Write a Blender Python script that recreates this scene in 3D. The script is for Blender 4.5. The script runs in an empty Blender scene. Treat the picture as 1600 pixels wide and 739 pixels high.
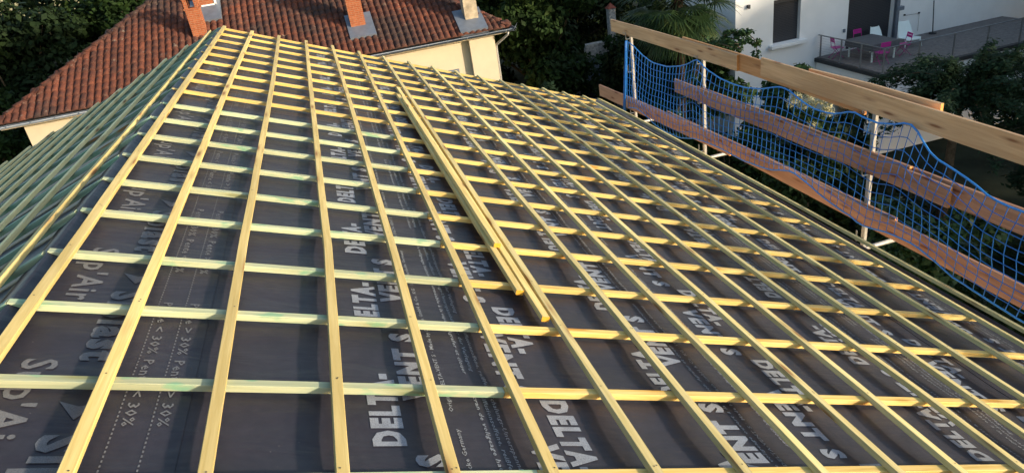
import bpy, bmesh, math, random
import numpy as np
from mathutils import Vector, Matrix, Euler, noise

random.seed(7); rng = np.random.default_rng(7)
PI = math.pi
S = bpy.context.scene
COL = S.collection

# ------------------------------------------------------------------ camera
CAMP = np.array([1.28148, -0.09636, 1.08733]); CROT = (1.11092683, 0.13738704, -0.27789814); FPX = 1082.83
cam = bpy.data.objects.new('camera', bpy.data.cameras.new('camera')); COL.objects.link(cam)
cam.location = CAMP; cam.rotation_euler = CROT
cam.data.sensor_width = 36; cam.data.lens = FPX / 1600 * 36
cam.data.clip_start = 0.02; cam.data.clip_end = 2000
S.camera = cam
RC = np.array(Euler(CROT, 'XYZ').to_matrix())

# ------------------------------------------------------------------ world, sun, exposure
SUN_EL = math.radians(9.5); SUN_AZ = math.radians(130)          # azimuth clockwise from +Y
L = Vector((math.sin(SUN_AZ) * math.cos(SUN_EL), math.cos(SUN_AZ) * math.cos(SUN_EL), math.sin(SUN_EL)))
W = bpy.data.worlds.new('World'); S.world = W; W.use_nodes = True
nt = W.node_tree; bg = nt.nodes['Background']
sky = nt.nodes.new('ShaderNodeTexSky'); sky.sky_type = 'NISHITA'; sky.sun_disc = False
sky.sun_elevation = SUN_EL; sky.sun_rotation = SUN_AZ
nt.links.new(sky.outputs[0], bg.inputs[0]); bg.inputs[1].default_value = 0.15
sun = bpy.data.lights.new('sun', 'SUN'); sun.energy = 3.0; sun.angle = math.radians(2.6); sun.color = (1.0, 0.85, 0.64)
so = bpy.data.objects.new('sun', sun); COL.objects.link(so); so.rotation_euler = L.to_track_quat('Z', 'Y').to_euler()
S.view_settings.view_transform = 'Standard'; S.view_settings.look = 'None'; S.view_settings.gamma = 1
S.view_settings.exposure = 1.2
S.render.engine = 'CYCLES'
S.cycles.max_bounces = 5; S.cycles.diffuse_bounces = 3; S.cycles.glossy_bounces = 2; S.cycles.transmission_bounces = 2

# ------------------------------------------------------------------ helpers
TH = 0.370087; CT, ST = math.cos(TH), math.sin(TH)
def RP(s, y, h=0.0):            # point on the main slope: s down from the first lath, h above the counter battens
    h -= 0.012
    return (s * CT + h * ST, y, -s * ST + h * CT)
RS = -0.07                       # the ridge
def LP(t, y, h=0.0):            # point on the far slope: t down from the ridge
    h -= 0.012
    return (RS * CT - t * CT - h * ST, y, -RS * ST - t * ST + h * CT)

def new_mat(name, rough=0.7, spec=0.3):
    m = bpy.data.materials.new(name); m.use_nodes = True
    b = m.node_tree.nodes['Principled BSDF']; b.inputs['Roughness'].default_value = rough
    b.inputs['Specular IOR Level'].default_value = spec
    return m, m.node_tree, b
def N(nt, typ, **kw):
    n = nt.nodes.new(typ)
    for k, v in kw.items(): setattr(n, k, v)
    return n
def ramp(nt, stops, src):
    r = nt.nodes.new('ShaderNodeValToRGB'); e = r.color_ramp.elements
    e[0].position, e[0].color = stops[0][0], (*stops[0][1], 1)
    e[1].position, e[1].color = stops[-1][0], (*stops[-1][1], 1)
    for p, c in stops[1:-1]:
        x = e.new(p); x.color = (*c, 1)
    nt.links.new(src, r.inputs[0]); return r
def coords(nt, scale=(1, 1, 1), rand=True):
    tc = N(nt, 'ShaderNodeTexCoord'); mp = N(nt, 'ShaderNodeMapping'); mp.inputs['Scale'].default_value = scale
    nt.links.new(tc.outputs['Object'], mp.inputs[0])
    if rand:
        oi = N(nt, 'ShaderNodeObjectInfo'); mu = N(nt, 'ShaderNodeMath', operation='MULTIPLY'); mu.inputs[1].default_value = 40
        nt.links.new(oi.outputs['Random'], mu.inputs[0])
        cb = N(nt, 'ShaderNodeCombineXYZ'); 
        for i in range(3): nt.links.new(mu.outputs[0], cb.inputs[i])
        nt.links.new(cb.outputs[0], mp.inputs['Location'])
    return mp.outputs[0]
def mixc(nt, fac, a, b, mode='MIX'):
    m = N(nt, 'ShaderNodeMix', data_type='RGBA', blend_type=mode)
    for sock, v in ((m.inputs[0], fac), (m.inputs[6], a), (m.inputs[7], b)):
        if isinstance(v, (int, float)): sock.default_value = v
        elif isinstance(v, tuple): sock.default_value = (*v, 1)
        else: nt.links.new(v, sock)
    return m.outputs[2]
def noise_n(nt, vec, scale, detail=3, rough=0.5, dist=0):
    n = N(nt, 'ShaderNodeTexNoise'); n.inputs['Scale'].default_value = scale; n.inputs['Detail'].default_value = detail
    n.inputs['Roughness'].default_value = rough; n.inputs['Distortion'].default_value = dist
    nt.links.new(vec, n.inputs['Vector']); return n.outputs['Fac']
def bump(nt, bsdf, h, strength=0.3, dist=0.01):
    b = N(nt, 'ShaderNodeBump'); b.inputs['Strength'].default_value = strength; b.inputs['Distance'].default_value = dist
    nt.links.new(h, b.inputs['Height']); nt.links.new(b.outputs[0], bsdf.inputs['Normal'])

def wood_mat(name, dark, light, knot=(0.22, 0.10, 0.035), stain=None, stain_amt=0.0, rough=0.65, grain=1.0, var=0.25):
    """long grain along the object's local X"""
    m, nt, b = new_mat(name, rough, 0.25)
    v = coords(nt, (1.2, 26, 26)); g = noise_n(nt, v, 2.2 * grain, 5, 0.6, 0.6)
    v2 = coords(nt, (3, 60, 60)); g2 = noise_n(nt, v2, 3.0, 2, 0.5)
    r = ramp(nt, [(0.28, tuple(x * .82 for x in dark)), (0.42, dark), (0.62, light)], g)
    c = mixc(nt, 0.25, r.outputs[0], mixc(nt, g2, dark, light), 'MIX')
    # broad tone drift along the length
    v3 = coords(nt, (0.7, 3, 3)); g3 = noise_n(nt, v3, 1.2, 2)
    dr = ramp(nt, [(0.3, (0.80, 0.80, 0.80)), (0.7, (1.12, 1.12, 1.12))], g3)
    c = mixc(nt, 1.0, c, dr.outputs[0], 'MULTIPLY')
    # every length of timber its own tone
    oi = N(nt, 'ShaderNodeObjectInfo'); rr = ramp(nt, [(0.0, (1 - var,) * 3), (1.0, (1 + var * 0.35, 1 + var * 0.3, 1 + var * 0.1))], oi.outputs['Random'])
    c = mixc(nt, 1.0, c, rr.outputs[0], 'MULTIPLY')
    # knots
    vk = coords(nt, (2.2, 13, 13)); vo = N(nt, 'ShaderNodeTexVoronoi'); vo.inputs['Scale'].default_value = 1.0
    nt.links.new(vk, vo.inputs['Vector'])
    kr = ramp(nt, [(0.10, (0.9, 0.9, 0.9)), (0.17, (0.35, 0.35, 0.35)), (0.30, (0, 0, 0))], vo.outputs['Distance'])
    c = mixc(nt, kr.outputs[0], c, knot)
    if stain:
        vs = coords(nt, (4, 9, 9)); gs = noise_n(nt, vs, 2.0, 2)
        sr = ramp(nt, [(0.56, (0, 0, 0)), (0.68, (stain_amt,) * 3)], gs)
        c = mixc(nt, sr.outputs[0], c, stain)
    nt.links.new(c, b.inputs['Base Color'])
    bump(nt, b, g, 0.25, 0.003)
    return m
def flat_mat(name, col, rough=0.7, spec=0.3, metal=0.0, var=0.12, scale=6, bmp=0.0, bscale=60):
    m, nt, b = new_mat(name, rough, spec); b.inputs['Metallic'].default_value = metal
    v = coords(nt, (1, 1, 1), False); g = noise_n(nt, v, scale, 5, 0.6)
    lo = tuple(max(0, c * (1 - var)) for c in col); hi = tuple(c * (1 + var) for c in col)
    r = ramp(nt, [(0.3, lo), (0.7, hi)], g); nt.links.new(r.outputs[0], b.inputs['Base Color'])
    if bmp: bump(nt, b, noise_n(nt, v, bscale, 3), bmp, 0.01)
    return m

class MB:
    """collects verts / faces / material indices for ONE mesh object"""
    def __init__(s): s.v = []; s.f = []; s.m = []; s.sm = []
    def add(s, vs, fs, mi=0, smooth=False):
        o = len(s.v); s.v += [tuple(map(float, p)) for p in vs]
        for f in fs: s.f.append(tuple(i + o for i in f)); s.m.append(mi); s.sm.append(smooth)
        return s
    def box(s, c, d, rot=None, mi=0, bev=0.0):
        hx, hy, hz = d[0] / 2, d[1] / 2, d[2] / 2
        P = [Vector((x, y, z)) for x in (-hx, hx) for y in (-hy, hy) for z in (-hz, hz)]
        if rot is not None: P = [rot @ p for p in P]
        c = Vector(c)
        return s.add([p + c for p in P], [(0, 1, 3, 2), (4, 6, 7, 5), (0, 4, 5, 1), (2, 3, 7, 6), (0, 2, 6, 4), (1, 5, 7, 3)], mi)
    def tube(s, pts, r, n=8, mi=0, cap=True, smooth=True):
        pts = [Vector(p) for p in pts]; rs = r if isinstance(r, (list, tuple)) else [r] * len(pts)
        t0 = (pts[1] - pts[0]).normalized(); up = Vector((0, 0, 1)) if abs(t0.z) < 0.9 else Vector((1, 0, 0))
        u = t0.cross(up).normalized(); vs = []
        for i, p in enumerate(pts):
            t = (pts[min(i + 1, len(pts) - 1)] - pts[max(i - 1, 0)]).normalized()
            u = (u - t * u.dot(t)).normalized(); w = t.cross(u)
            vs += [p + (u * math.cos(2 * PI * k / n) + w * math.sin(2 * PI * k / n)) * rs[i] for k in range(n)]
        fs = [(i * n + k, i * n + (k + 1) % n, (i + 1) * n + (k + 1) % n, (i + 1) * n + k) for i in range(len(pts) - 1) for k in range(n)]
        if cap: fs += [tuple(range(n))[::-1], tuple((len(pts) - 1) * n + k for k in range(n))]
        return s.add(vs, fs, mi, smooth)
    def build(s, name, mats, parent=None, origin=None, rot=None):
        me = bpy.data.meshes.new(name)
        vs = s.v
        if origin is not None:
            o = Vector(origin); iv = rot.inverted() if rot is not None else None
            vs = [tuple((iv @ (Vector(p) - o)) if iv else (Vector(p) - o)) for p in vs]
        me.from_pydata(vs, [], s.f)
        if not isinstance(mats, (list, tuple)): mats = [mats]
        for m in mats: me.materials.append(m)
        me.polygons.foreach_set('material_index', s.m); me.polygons.foreach_set('use_smooth', s.sm); me.update()
        ob = bpy.data.objects.new(name, me); COL.objects.link(ob)
        if origin is not None:
            ob.location = origin
            if rot is not None: ob.rotation_euler = rot.to_euler()
        if parent: ob.parent = parent
        return ob
def tag(o, label=None, cat=None, group=None, kind=None):
    for k, v in (('label', label), ('category', cat), ('group', group), ('kind', kind)):
        if v: o[k] = v
    return o
def empty(name, loc=(0, 0, 0), label=None, cat=None, group=None):
    o = bpy.data.objects.new(name, None); COL.objects.link(o); o.location = loc; o.empty_display_size = 0.2
    return tag(o, label, cat, group)
def put(ob, parent):             # parent a world-space mesh under an empty that has only a location
    ob.parent = parent; ob.location = Vector(ob.location) - parent.location; return ob
def bevel(ob, w, seg=1):
    m = ob.modifiers.new('b', 'BEVEL'); m.width = w; m.segments = seg; m.limit_method = 'ANGLE'; return ob

def sweep(path, w, h, name, mats, parent=None, upv=None, nails=None, endmat=None, jitter=0.0006):
    """a sawn length of timber of section w x h (w across, h along upv) through the path points; local X along it"""
    path = [Vector(p) for p in path]; up0 = Vector(upv) if upv else Vector((0, 0, 1))
    d = (path[-1] - path[0]).normalized(); side = d.cross(up0).normalized() * -1; up = d.cross(side) * -1
    up = side.cross(d); 
    if up.dot(up0) < 0: up = -up
    rot = Matrix((d, side, up)).transposed(); 
    if rot.determinant() < 0: side = -side; rot = Matrix((d, side, up)).transposed()
    # resample
    out = []
    for a, b in zip(path[:-1], path[1:]):
        n = max(1, int((b - a).length / 0.35))
        out += [a.lerp(b, i / n) for i in range(n)]
    out.append(path[-1])
    mb = MB(); c = min(w, h) * 0.07; ring = [(-w/2 + c, -h/2), (w/2 - c, -h/2), (w/2, -h/2 + c), (w/2, h/2 - c), (w/2 - c, h/2), (-w/2 + c, h/2), (-w/2, h/2 - c), (-w/2, -h/2 + c)]
    vs = []
    for p in out:
        js = random.gauss(0, jitter); ju = random.gauss(0, jitter * 0.5)
        vs += [p + side * (x + js) + up * (z + ju) for x, z in ring]
    n = 8; fs = [(i * n + k, i * n + (k + 1) % n, (i + 1) * n + (k + 1) % n, (i + 1) * n + k) for i in range(len(out) - 1) for k in range(n)]
    mb.add(vs, fs, 0)
    mb.add(vs[:n], [tuple(range(n))[::-1]], 1); mb.add(vs[-n:], [tuple(range(n))], 1)
    if nails:
        for p in nails:
            p = Vector(p); k = 6; r = 0.0032
            mb.add([p + side * (r * math.cos(2*PI*i/k)) + d * (r * math.sin(2*PI*i/k)) + up * 0.0012 for i in range(k)], [tuple(range(k))], 2)
    me_m = [mats, endmat or mats, MAT['nail']]
    ob = mb.build(name, me_m, None, tuple(path[0]), rot)
    me = ob.data; bm = bmesh.new(); bm.from_mesh(me); 
    bmesh.ops.recalc_face_normals(bm, faces=[f for f in bm.faces if f.material_index == 0]); bm.to_mesh(me); bm.free()
    if parent: ob.parent = parent
    return ob

def ray(px, py):
    return RC @ np.array([px - 800, -(py - 369.5), -FPX])
def at_x(px, py, x):
    v = ray(px, py); t = (x - CAMP[0]) / v[0]; return CAMP + t * v
def at_roof(px, py, h=0.0):
    v = ray(px, py); n = np.array([ST, 0, CT]); t = (h - n @ CAMP) / (n @ v); X = CAMP + t * v
    return (X @ np.array([CT, 0, -ST]), X[1])

# ------------------------------------------------------------------ materials
MAT = {}
MAT['nail'] = flat_mat('nail', (0.07, 0.06, 0.055), 0.5, 0.5, 0.6)
MAT['lath'] = wood_mat('pale_lath_wood', (0.60, 0.46, 0.17), (0.74, 0.595, 0.27), var=0.22)
MAT['lath_olive'] = wood_mat('green_treated_lath_wood', (0.57, 0.475, 0.20), (0.71, 0.605, 0.31), var=0.22)
MAT['lath_end'] = wood_mat('lath_end_grain', (0.62, 0.30, 0.03), (0.80, 0.42, 0.05), var=0.05)
MAT['yellow'] = wood_mat('yellow_counter_batten_wood', (0.63, 0.43, 0.12), (0.78, 0.58, 0.24), knot=(0.42, 0.2, 0.03), var=0.18)
MAT['mint'] = wood_mat('pale_green_treated_wood', (0.38, 0.42, 0.27), (0.50, 0.53, 0.36), knot=(0.22, 0.22, 0.1), stain=(0.10, 0.32, 0.20), stain_amt=0.6, var=0.15)
MAT['lath_lit'] = wood_mat('lightened_lath_wood', (0.78, 0.66, 0.31), (0.88, 0.78, 0.43), var=0.15)  # far-slope laths: colour lightened and warmed to stand in for sunlight
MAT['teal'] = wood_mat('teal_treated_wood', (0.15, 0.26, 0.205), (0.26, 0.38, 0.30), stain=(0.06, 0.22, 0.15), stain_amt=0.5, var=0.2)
MAT['plank_tan'] = wood_mat('tan_board_wood', (0.54, 0.315, 0.165), (0.66, 0.42, 0.24), knot=(0.2, 0.07, 0.03), grain=0.6, var=0.15)
MAT['plank_red'] = wood_mat('reddish_board_wood', (0.42, 0.20, 0.115), (0.54, 0.28, 0.17), knot=(0.16, 0.04, 0.02), grain=0.6, var=0.15)
MAT['plank_orange'] = wood_mat('orange_board_wood', (0.50, 0.23, 0.09), (0.60, 0.31, 0.14), knot=(0.2, 0.07, 0.03), grain=0.6, var=0.1)
MAT['board_end'] = wood_mat('board_end_grain', (0.62, 0.25, 0.07), (0.78, 0.36, 0.12), var=0.05)

def membrane_mat():
    m, nt, b = new_mat('black_roofing_membrane', 0.50, 0.40)
    v = coords(nt, (1, 1, 1), False)
    g = noise_n(nt, v, 2.3, 4, 0.6); g2 = noise_n(nt, v, 28, 3, 0.6); fine = noise_n(nt, v, 420, 2, 0.6)
    c = ramp(nt, [(0.3, (0.018, 0.0165, 0.025)), (0.7, (0.029, 0.0262, 0.037))], g).outputs[0]
    c = mixc(nt, 0.5, c, ramp(nt, [(0.35, (0.75, 0.75, 0.77)), (0.7, (1.25, 1.22, 1.2))], g2).outputs[0], 'MULTIPLY')
    sp = N(nt, 'ShaderNodeTexVoronoi'); sp.inputs['Scale'].default_value = 26; nt.links.new(v, sp.inputs['Vector'])
    dust = ramp(nt, [(0.018, (0.8, 0.8, 0.8)), (0.05, (0, 0, 0))], sp.outputs['Distance'])
    thin = noise_n(nt, v, 4, 2); tr = ramp(nt, [(0.56, (0, 0, 0)), (0.64, (1, 1, 1))], thin)
    mm = mixc(nt, 1.0, dust.outputs[0], tr.outputs[0], 'MULTIPLY')
    c = mixc(nt, mm, c, (0.32, 0.30, 0.27))
    nt.links.new(c, b.inputs['Base Color'])
    # soft wrinkles running down the sheet, fine embossed weave
    vw = coords(nt, (1.6, 0.8, 1), False); w = noise_n(nt, vw, 2.2, 3, 0.5, 0.4)
    vv = coords(nt, (1, 3.0, 1), False); w2 = noise_n(nt, vv, 2.4, 3, 0.5, 0.4)
    ad = N(nt, 'ShaderNodeMath', operation='ADD'); nt.links.new(w, ad.inputs[0]); nt.links.new(w2, ad.inputs[1])
    b1 = N(nt, 'ShaderNodeBump'); b1.inputs['Strength'].default_value = 0.42; b1.inputs['Distance'].default_value = 0.03
    nt.links.new(ad.outputs[0], b1.inputs['Height'])
    b2 = N(nt, 'ShaderNodeBump'); b2.inputs['Strength'].default_value = 0.35; b2.inputs['Distance'].default_value = 0.002
    nt.links.new(fine, b2.inputs['Height']); nt.links.new(b1.outputs[0], b2.inputs['Normal']); nt.links.new(b2.outputs[0], b.inputs['Normal'])
    return m
def print_mat(name, col, lo):
    m, nt, b = new_mat(name, 0.6, 0.35); v = coords(nt, (1, 1, 1), False)
    f = noise_n(nt, v, 330, 2, 0.7); g = noise_n(nt, v, 14, 3)
    c = mixc(nt, ramp(nt, [(0.38, (0, 0, 0)), (0.6, (1, 1, 1))], f).outputs[0], lo, col)
    c = mixc(nt, 0.6, c, ramp(nt, [(0.3, (0.7, 0.7, 0.72)), (0.7, (1.1, 1.1, 1.1))], g).outputs[0], 'MULTIPLY')
    nt.links.new(c, b.inputs['Base Color']); return m
MAT['membrane'] = membrane_mat()
MAT['print'] = print_mat('grey_print', (0.27, 0.295, 0.34), (0.15, 0.165, 0.20))
MAT['print_dim'] = print_mat('dim_grey_print', (0.15, 0.155, 0.17), (0.09, 0.094, 0.108))
MAT['print_fine'] = print_mat('fine_print', (0.25, 0.27, 0.30), (0.18, 0.20, 0.23))
MAT['zinc'] = flat_mat('zinc', (0.17, 0.20, 0.25), 0.45, 0.5, 0.35, 0.15, 5)
MAT['old_render'] = flat_mat('stained_old_render', (0.33, 0.275, 0.20), 0.95, 0.1, 0, 0.45, 4, 0.4, 30)
MAT['galv'] = flat_mat('galvanised_steel', (0.36, 0.35, 0.33), 0.5, 0.4, 0.35, 0.2, 30)
MAT['cream'] = flat_mat('cream_render', (0.55, 0.47, 0.335), 0.9, 0.1, 0, 0.06, 2, 0.2, 90)
MAT['white'] = flat_mat('white_render', (0.80, 0.80, 0.80), 0.9, 0.1, 0, 0.04, 1.2, 0.15, 60)
MAT['lathe'] = MAT['lath']
MAT['blue'] = flat_mat('blue_polypropylene', (0.013, 0.15, 0.50), 0.5, 0.4, 0, 0.2, 20)
MAT['rope'] = flat_mat('bright_blue_rope', (0.03, 0.23, 0.66), 0.5, 0.4, 0, 0.25, 60)
MAT['dark'] = flat_mat('anthracite_metal', (0.022, 0.023, 0.028), 0.5, 0.4)
MAT['deck'] = flat_mat('grey_deck_boards', (0.17, 0.155, 0.15), 0.8, 0.2, 0, 0.25, 7)
MAT['coping'] = flat_mat('dark_coping', (0.03, 0.032, 0.036), 0.5)
MAT['steel'] = flat_mat('grey_steel', (0.20, 0.21, 0.22), 0.4, 0.5, 0.5)
MAT['magenta'] = flat_mat('magenta_metal', (0.42, 0.015, 0.22), 0.45, 0.4)
MAT['wplastic'] = flat_mat('white_plastic', (0.70, 0.78, 0.76), 0.4, 0.5, 0, 0.03)
MAT['cloth'] = flat_mat('grey_table_top', (0.10, 0.105, 0.115), 0.8, 0.2)
MAT['bark'] = flat_mat('bark', (0.10, 0.075, 0.05), 0.95, 0.1, 0, 0.4, 9, 0.6, 20)
MAT['fibre'] = flat_mat('palm_fibre', (0.030, 0.020, 0.013), 0.95, 0.1, 0, 0.45, 12, 0.8, 30)
MAT['stone'] = flat_mat('pale_rough_stone', (0.50, 0.45, 0.40), 0.95, 0.1, 0, 0.5, 9, 0.6, 12)
MAT['redcap'] = flat_mat('red_clay', (0.30, 0.08, 0.05), 0.85)
MAT['soil'] = flat_mat('dark_ground', (0.02, 0.024, 0.014), 0.95, 0.1, 0, 0.5, 0.6, 0.5, 8)
MAT['asphalt'] = flat_mat('dark_asphalt', (0.045, 0.045, 0.048), 0.9, 0.2, 0, 0.25, 3, 0.3, 50)
def leaf_mat(name, a, b_, c_, rough=0.75, scale=0.9, transl=0.15):
    m, nt, b = new_mat(name, rough, 0.15); v = coords(nt, (1, 1, 1), True)
    g = noise_n(nt, v, scale, 3, 0.6); g2 = noise_n(nt, v, 11, 2, 0.6)
    c = ramp(nt, [(0.3, a), (0.55, b_), (0.75, c_)], g).outputs[0]
    c = mixc(nt, 0.6, c, ramp(nt, [(0.3, (0.55, 0.6, 0.55)), (0.7, (1.35, 1.3, 1.2))], g2).outputs[0], 'MULTIPLY')
    nt.links.new(c, b.inputs['Base Color'])
    tr = N(nt, 'ShaderNodeBsdfTranslucent'); nt.links.new(c, tr.inputs[0]); mx = N(nt, 'ShaderNodeMixShader'); mx.inputs[0].default_value = transl
    nt.links.new(b.outputs[0], mx.inputs[1]); nt.links.new(tr.outputs[0], mx.inputs[2]); nt.links.new(mx.outputs[0], nt.nodes['Material Output'].inputs[0])
    return m
MAT['leaf'] = leaf_mat('broad_leaf', (0.012, 0.024, 0.0072), (0.021, 0.045, 0.0108), (0.045, 0.069, 0.0168))
MAT['leaf_dark'] = leaf_mat('dark_leaf', (0.0072, 0.015, 0.006), (0.0132, 0.027, 0.009), (0.024, 0.042, 0.012))
MAT['leaf_fern'] = leaf_mat('feathery_leaf', (0.0117, 0.026, 0.013), (0.0195, 0.0423, 0.0195), (0.0325, 0.065, 0.0292))
MAT['leaf_blue'] = leaf_mat('glossy_leaf', (0.0165, 0.0375, 0.015), (0.03, 0.0638, 0.0225), (0.0675, 0.105, 0.045), 0.4)
MAT['flower'] = leaf_mat('cream_flower', (0.26, 0.24, 0.14), (0.4, 0.38, 0.24), (0.55, 0.52, 0.36))
MAT['palm'] = leaf_mat('palm_leaf', (0.012, 0.028, 0.012), (0.026, 0.05, 0.018), (0.065, 0.085, 0.03), 0.45)
def tile_mat():
    m, nt, b = new_mat('old_clay_tile', 0.85, 0.15)
    at = N(nt, 'ShaderNodeAttribute', attribute_name='tone'); v = coords(nt, (1, 1, 1), False)
    c = ramp(nt, [(0.0, (0.050, 0.026, 0.022)), (0.45, (0.100, 0.038, 0.027)), (0.8, (0.155, 0.054, 0.034)), (1.0, (0.20, 0.085, 0.052))], at.outputs['Fac']).outputs[0]
    g = noise_n(nt, v, 0.55, 4, 0.65); c = mixc(nt, ramp(nt, [(0.42, (0, 0, 0)), (0.62, (0.8, 0.8, 0.8))], g).outputs[0], c, (0.045, 0.034, 0.032))
    g2 = noise_n(nt, v, 5, 5, 0.75); c = mixc(nt, ramp(nt, [(0.60, (0, 0, 0)), (0.72, (0.6, 0.6, 0.6))], g2).outputs[0], c, (0.30, 0.27, 0.22))
    g3 = noise_n(nt, v, 24, 3, 0.6); c = mixc(nt, 0.7, c, ramp(nt, [(0.3, (0.6, 0.6, 0.6)), (0.7, (1.3, 1.3, 1.3))], g3).outputs[0], 'MULTIPLY')
    nt.links.new(c, b.inputs['Base Color']); bump(nt, b, g3, 0.5, 0.02); return m
MAT['tile'] = tile_mat()
def brick_mat(name, c1, c2, mortar, sc=1.0):
    m, nt, b = new_mat(name, 0.9, 0.1); tc = N(nt, 'ShaderNodeTexCoord')
    ax = N(nt, 'ShaderNodeSeparateXYZ'); nt.links.new(tc.outputs['Object'], ax.inputs[0])
    ad = N(nt, 'ShaderNodeMath', operation='ADD'); nt.links.new(ax.outputs[0], ad.inputs[0]); nt.links.new(ax.outputs[1], ad.inputs[1])
    cb = N(nt, 'ShaderNodeCombineXYZ'); nt.links.new(ad.outputs[0], cb.inputs[0]); nt.links.new(ax.outputs[2], cb.inputs[1])
    br = N(nt, 'ShaderNodeTexBrick'); nt.links.new(cb.outputs[0], br.inputs['Vector'])
    br.inputs['Scale'].default_value = 1.0; br.inputs['Brick Width'].default_value = 0.22 * sc; br.inputs['Row Height'].default_value = 0.062 * sc
    br.inputs['Mortar Size'].default_value = 0.007; br.inputs['Color1'].default_value = (*c1, 1); br.inputs['Color2'].default_value = (*c2, 1); br.inputs['Mortar'].default_value = (*mortar, 1)
    g = noise_n(nt, tc.outputs['Object'], 14, 4, 0.7)
    c = mixc(nt, 0.7, br.outputs['Color'], ramp(nt, [(0.3, (0.6, 0.6, 0.6)), (0.7, (1.25, 1.25, 1.25))], g).outputs[0], 'MULTIPLY')
    nt.links.new(c, b.inputs['Base Color']); bump(nt, b, br.outputs['Fac'], -0.5, 0.01); return m
MAT['brick'] = brick_mat('orange_brick', (0.34, 0.105, 0.045), (0.27, 0.075, 0.033), (0.29, 0.17, 0.11))
def shutter_mat():
    m, nt, b = new_mat('slatted_dark_shutter', 0.5, 0.4); tc = N(nt, 'ShaderNodeTexCoord')
    wv = N(nt, 'ShaderNodeTexWave', wave_type='BANDS', bands_direction='Z', wave_profile='SAW'); wv.inputs['Scale'].default_value = 4.6
    nt.links.new(tc.outputs['Object'], wv.inputs['Vector'])
    c = ramp(nt, [(0.0, (0.010, 0.010, 0.012)), (0.25, (0.035, 0.036, 0.042)), (1.0, (0.055, 0.056, 0.064))], wv.outputs['Fac'])
    nt.links.new(c.outputs[0], b.inputs['Base Color']); bump(nt, b, wv.outputs['Fac'], 0.8, 0.01); return m
MAT['shutter'] = shutter_mat()

# ================================================================== SETTING
g = MB(); n = 24; ext = 140
vs = [(-ext + 2*ext*i/n, -ext + 2*ext*j/n, -10.35 + 0.15 * noise.noise(Vector((i*.7, j*.7, 0)))) for j in range(n+1) for i in range(n+1)]
g.add(vs, [(j*(n+1)+i, j*(n+1)+i+1, (j+1)*(n+1)+i+1, (j+1)*(n+1)+i) for j in range(n) for i in range(n)])
tag(g.build('ground', MAT['soil']), kind='structure')
g = MB(); g.add([(8.2, 12, -10.13), (12.6, 12, -10.13), (17.0, 40, -10.13), (11.8, 40, -10.13)], [(0, 1, 2, 3)])
tag(g.build('path', MAT['asphalt']), kind='structure')

# ================================================================== THE ROOF BEING BUILT
roof = empty('roof', (0, 0, 0), 'gable roof under construction, black printed membrane under a grid of pale timber laths', 'roof')
Y0, Y1 = -1.15, 10.42
row_y = {0: 1.600, 1: 2.068, 2: 2.555, 3: 3.012, 4: 3.498, 5: 3.962, 6: 4.430, 7: 4.906, 8: 5.360, 9: 5.813, 10: 6.350, 11: 6.838, 12: 7.316, 13: 7.815, 14: 8.315, 15: 8.79, 16: 9.36, 17: 9.90, 18: 10.387}
for k in range(-5, 0): row_y[k] = 1.600 + 0.472 * k
tilt = {0: -0.004, 1: 0.002, 2: 0.008, 3: 0.010, 4: 0.012, 5: 0.004, 6: 0.0, 15: -0.012, 16: -0.025, 17: -0.042, 18: -0.062}
rows_sorted = sorted(row_y.values())
LAP0 = 0.60; LAPP = 1.44
def msag(s, y):
    """height of the membrane above the slope plane"""
    h = -0.0405
    for a, b in zip(rows_sorted[:-1], rows_sorted[1:]):
        if a <= y <= b:
            f = (y - a) / (b - a); A = 0.006 + 0.007 * noise.noise(Vector((s * 1.3, a * 2.1, 3.3)))
            h -= max(0.001, A) * math.sin(PI * f) ** 2
            break
    return h
def build_sheet(mapf, s0, s1, y0, y1, name, lift, texts, ds=0.06, dy=0.04):
    ns = max(2, int((s1 - s0) / ds)); ny = int((y1 - y0) / dy); mb = MB()
    vs = []
    for j in range(ny + 1):
        y = y0 + (y1 - y0) * j / ny
        for i in range(ns + 1):
            s = s0 + (s1 - s0) * i / ns
            vs.append(mapf(s, y, msag(s, y) + lift))
    fs = [(j*(ns+1)+i, j*(ns+1)+i+1, (j+1)*(ns+1)+i+1, (j+1)*(ns+1)+i) for j in range(ny) for i in range(ns)]
    mb.add(vs, fs, 0, True)
    # free lower edge, a few mm thick
    e = [mapf(s1, y0 + (y1-y0)*j/ny, msag(s1, y0 + (y1-y0)*j/ny) + lift) for j in range(ny+1)]
    e2 = [mapf(s1, y0 + (y1-y0)*j/ny, msag(s1, y0 + (y1-y0)*j/ny) - 0.001) for j in range(ny+1)]
    mb.add(e + e2, [(j, j+1, ny+2+j, ny+1+j) for j in range(ny)], 0)
    for verts, faces, place, mi in texts:
        P = []
        for (u, v) in verts:
            s, y = place(u, v); P.append(mapf(s, y, msag(s, y) + lift + 0.0025))
        mb.add(P, faces, mi)
    return mb.build(name, [MAT['membrane'], MAT['print'], MAT['print_dim'], MAT['print_fine']], roof)

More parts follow.
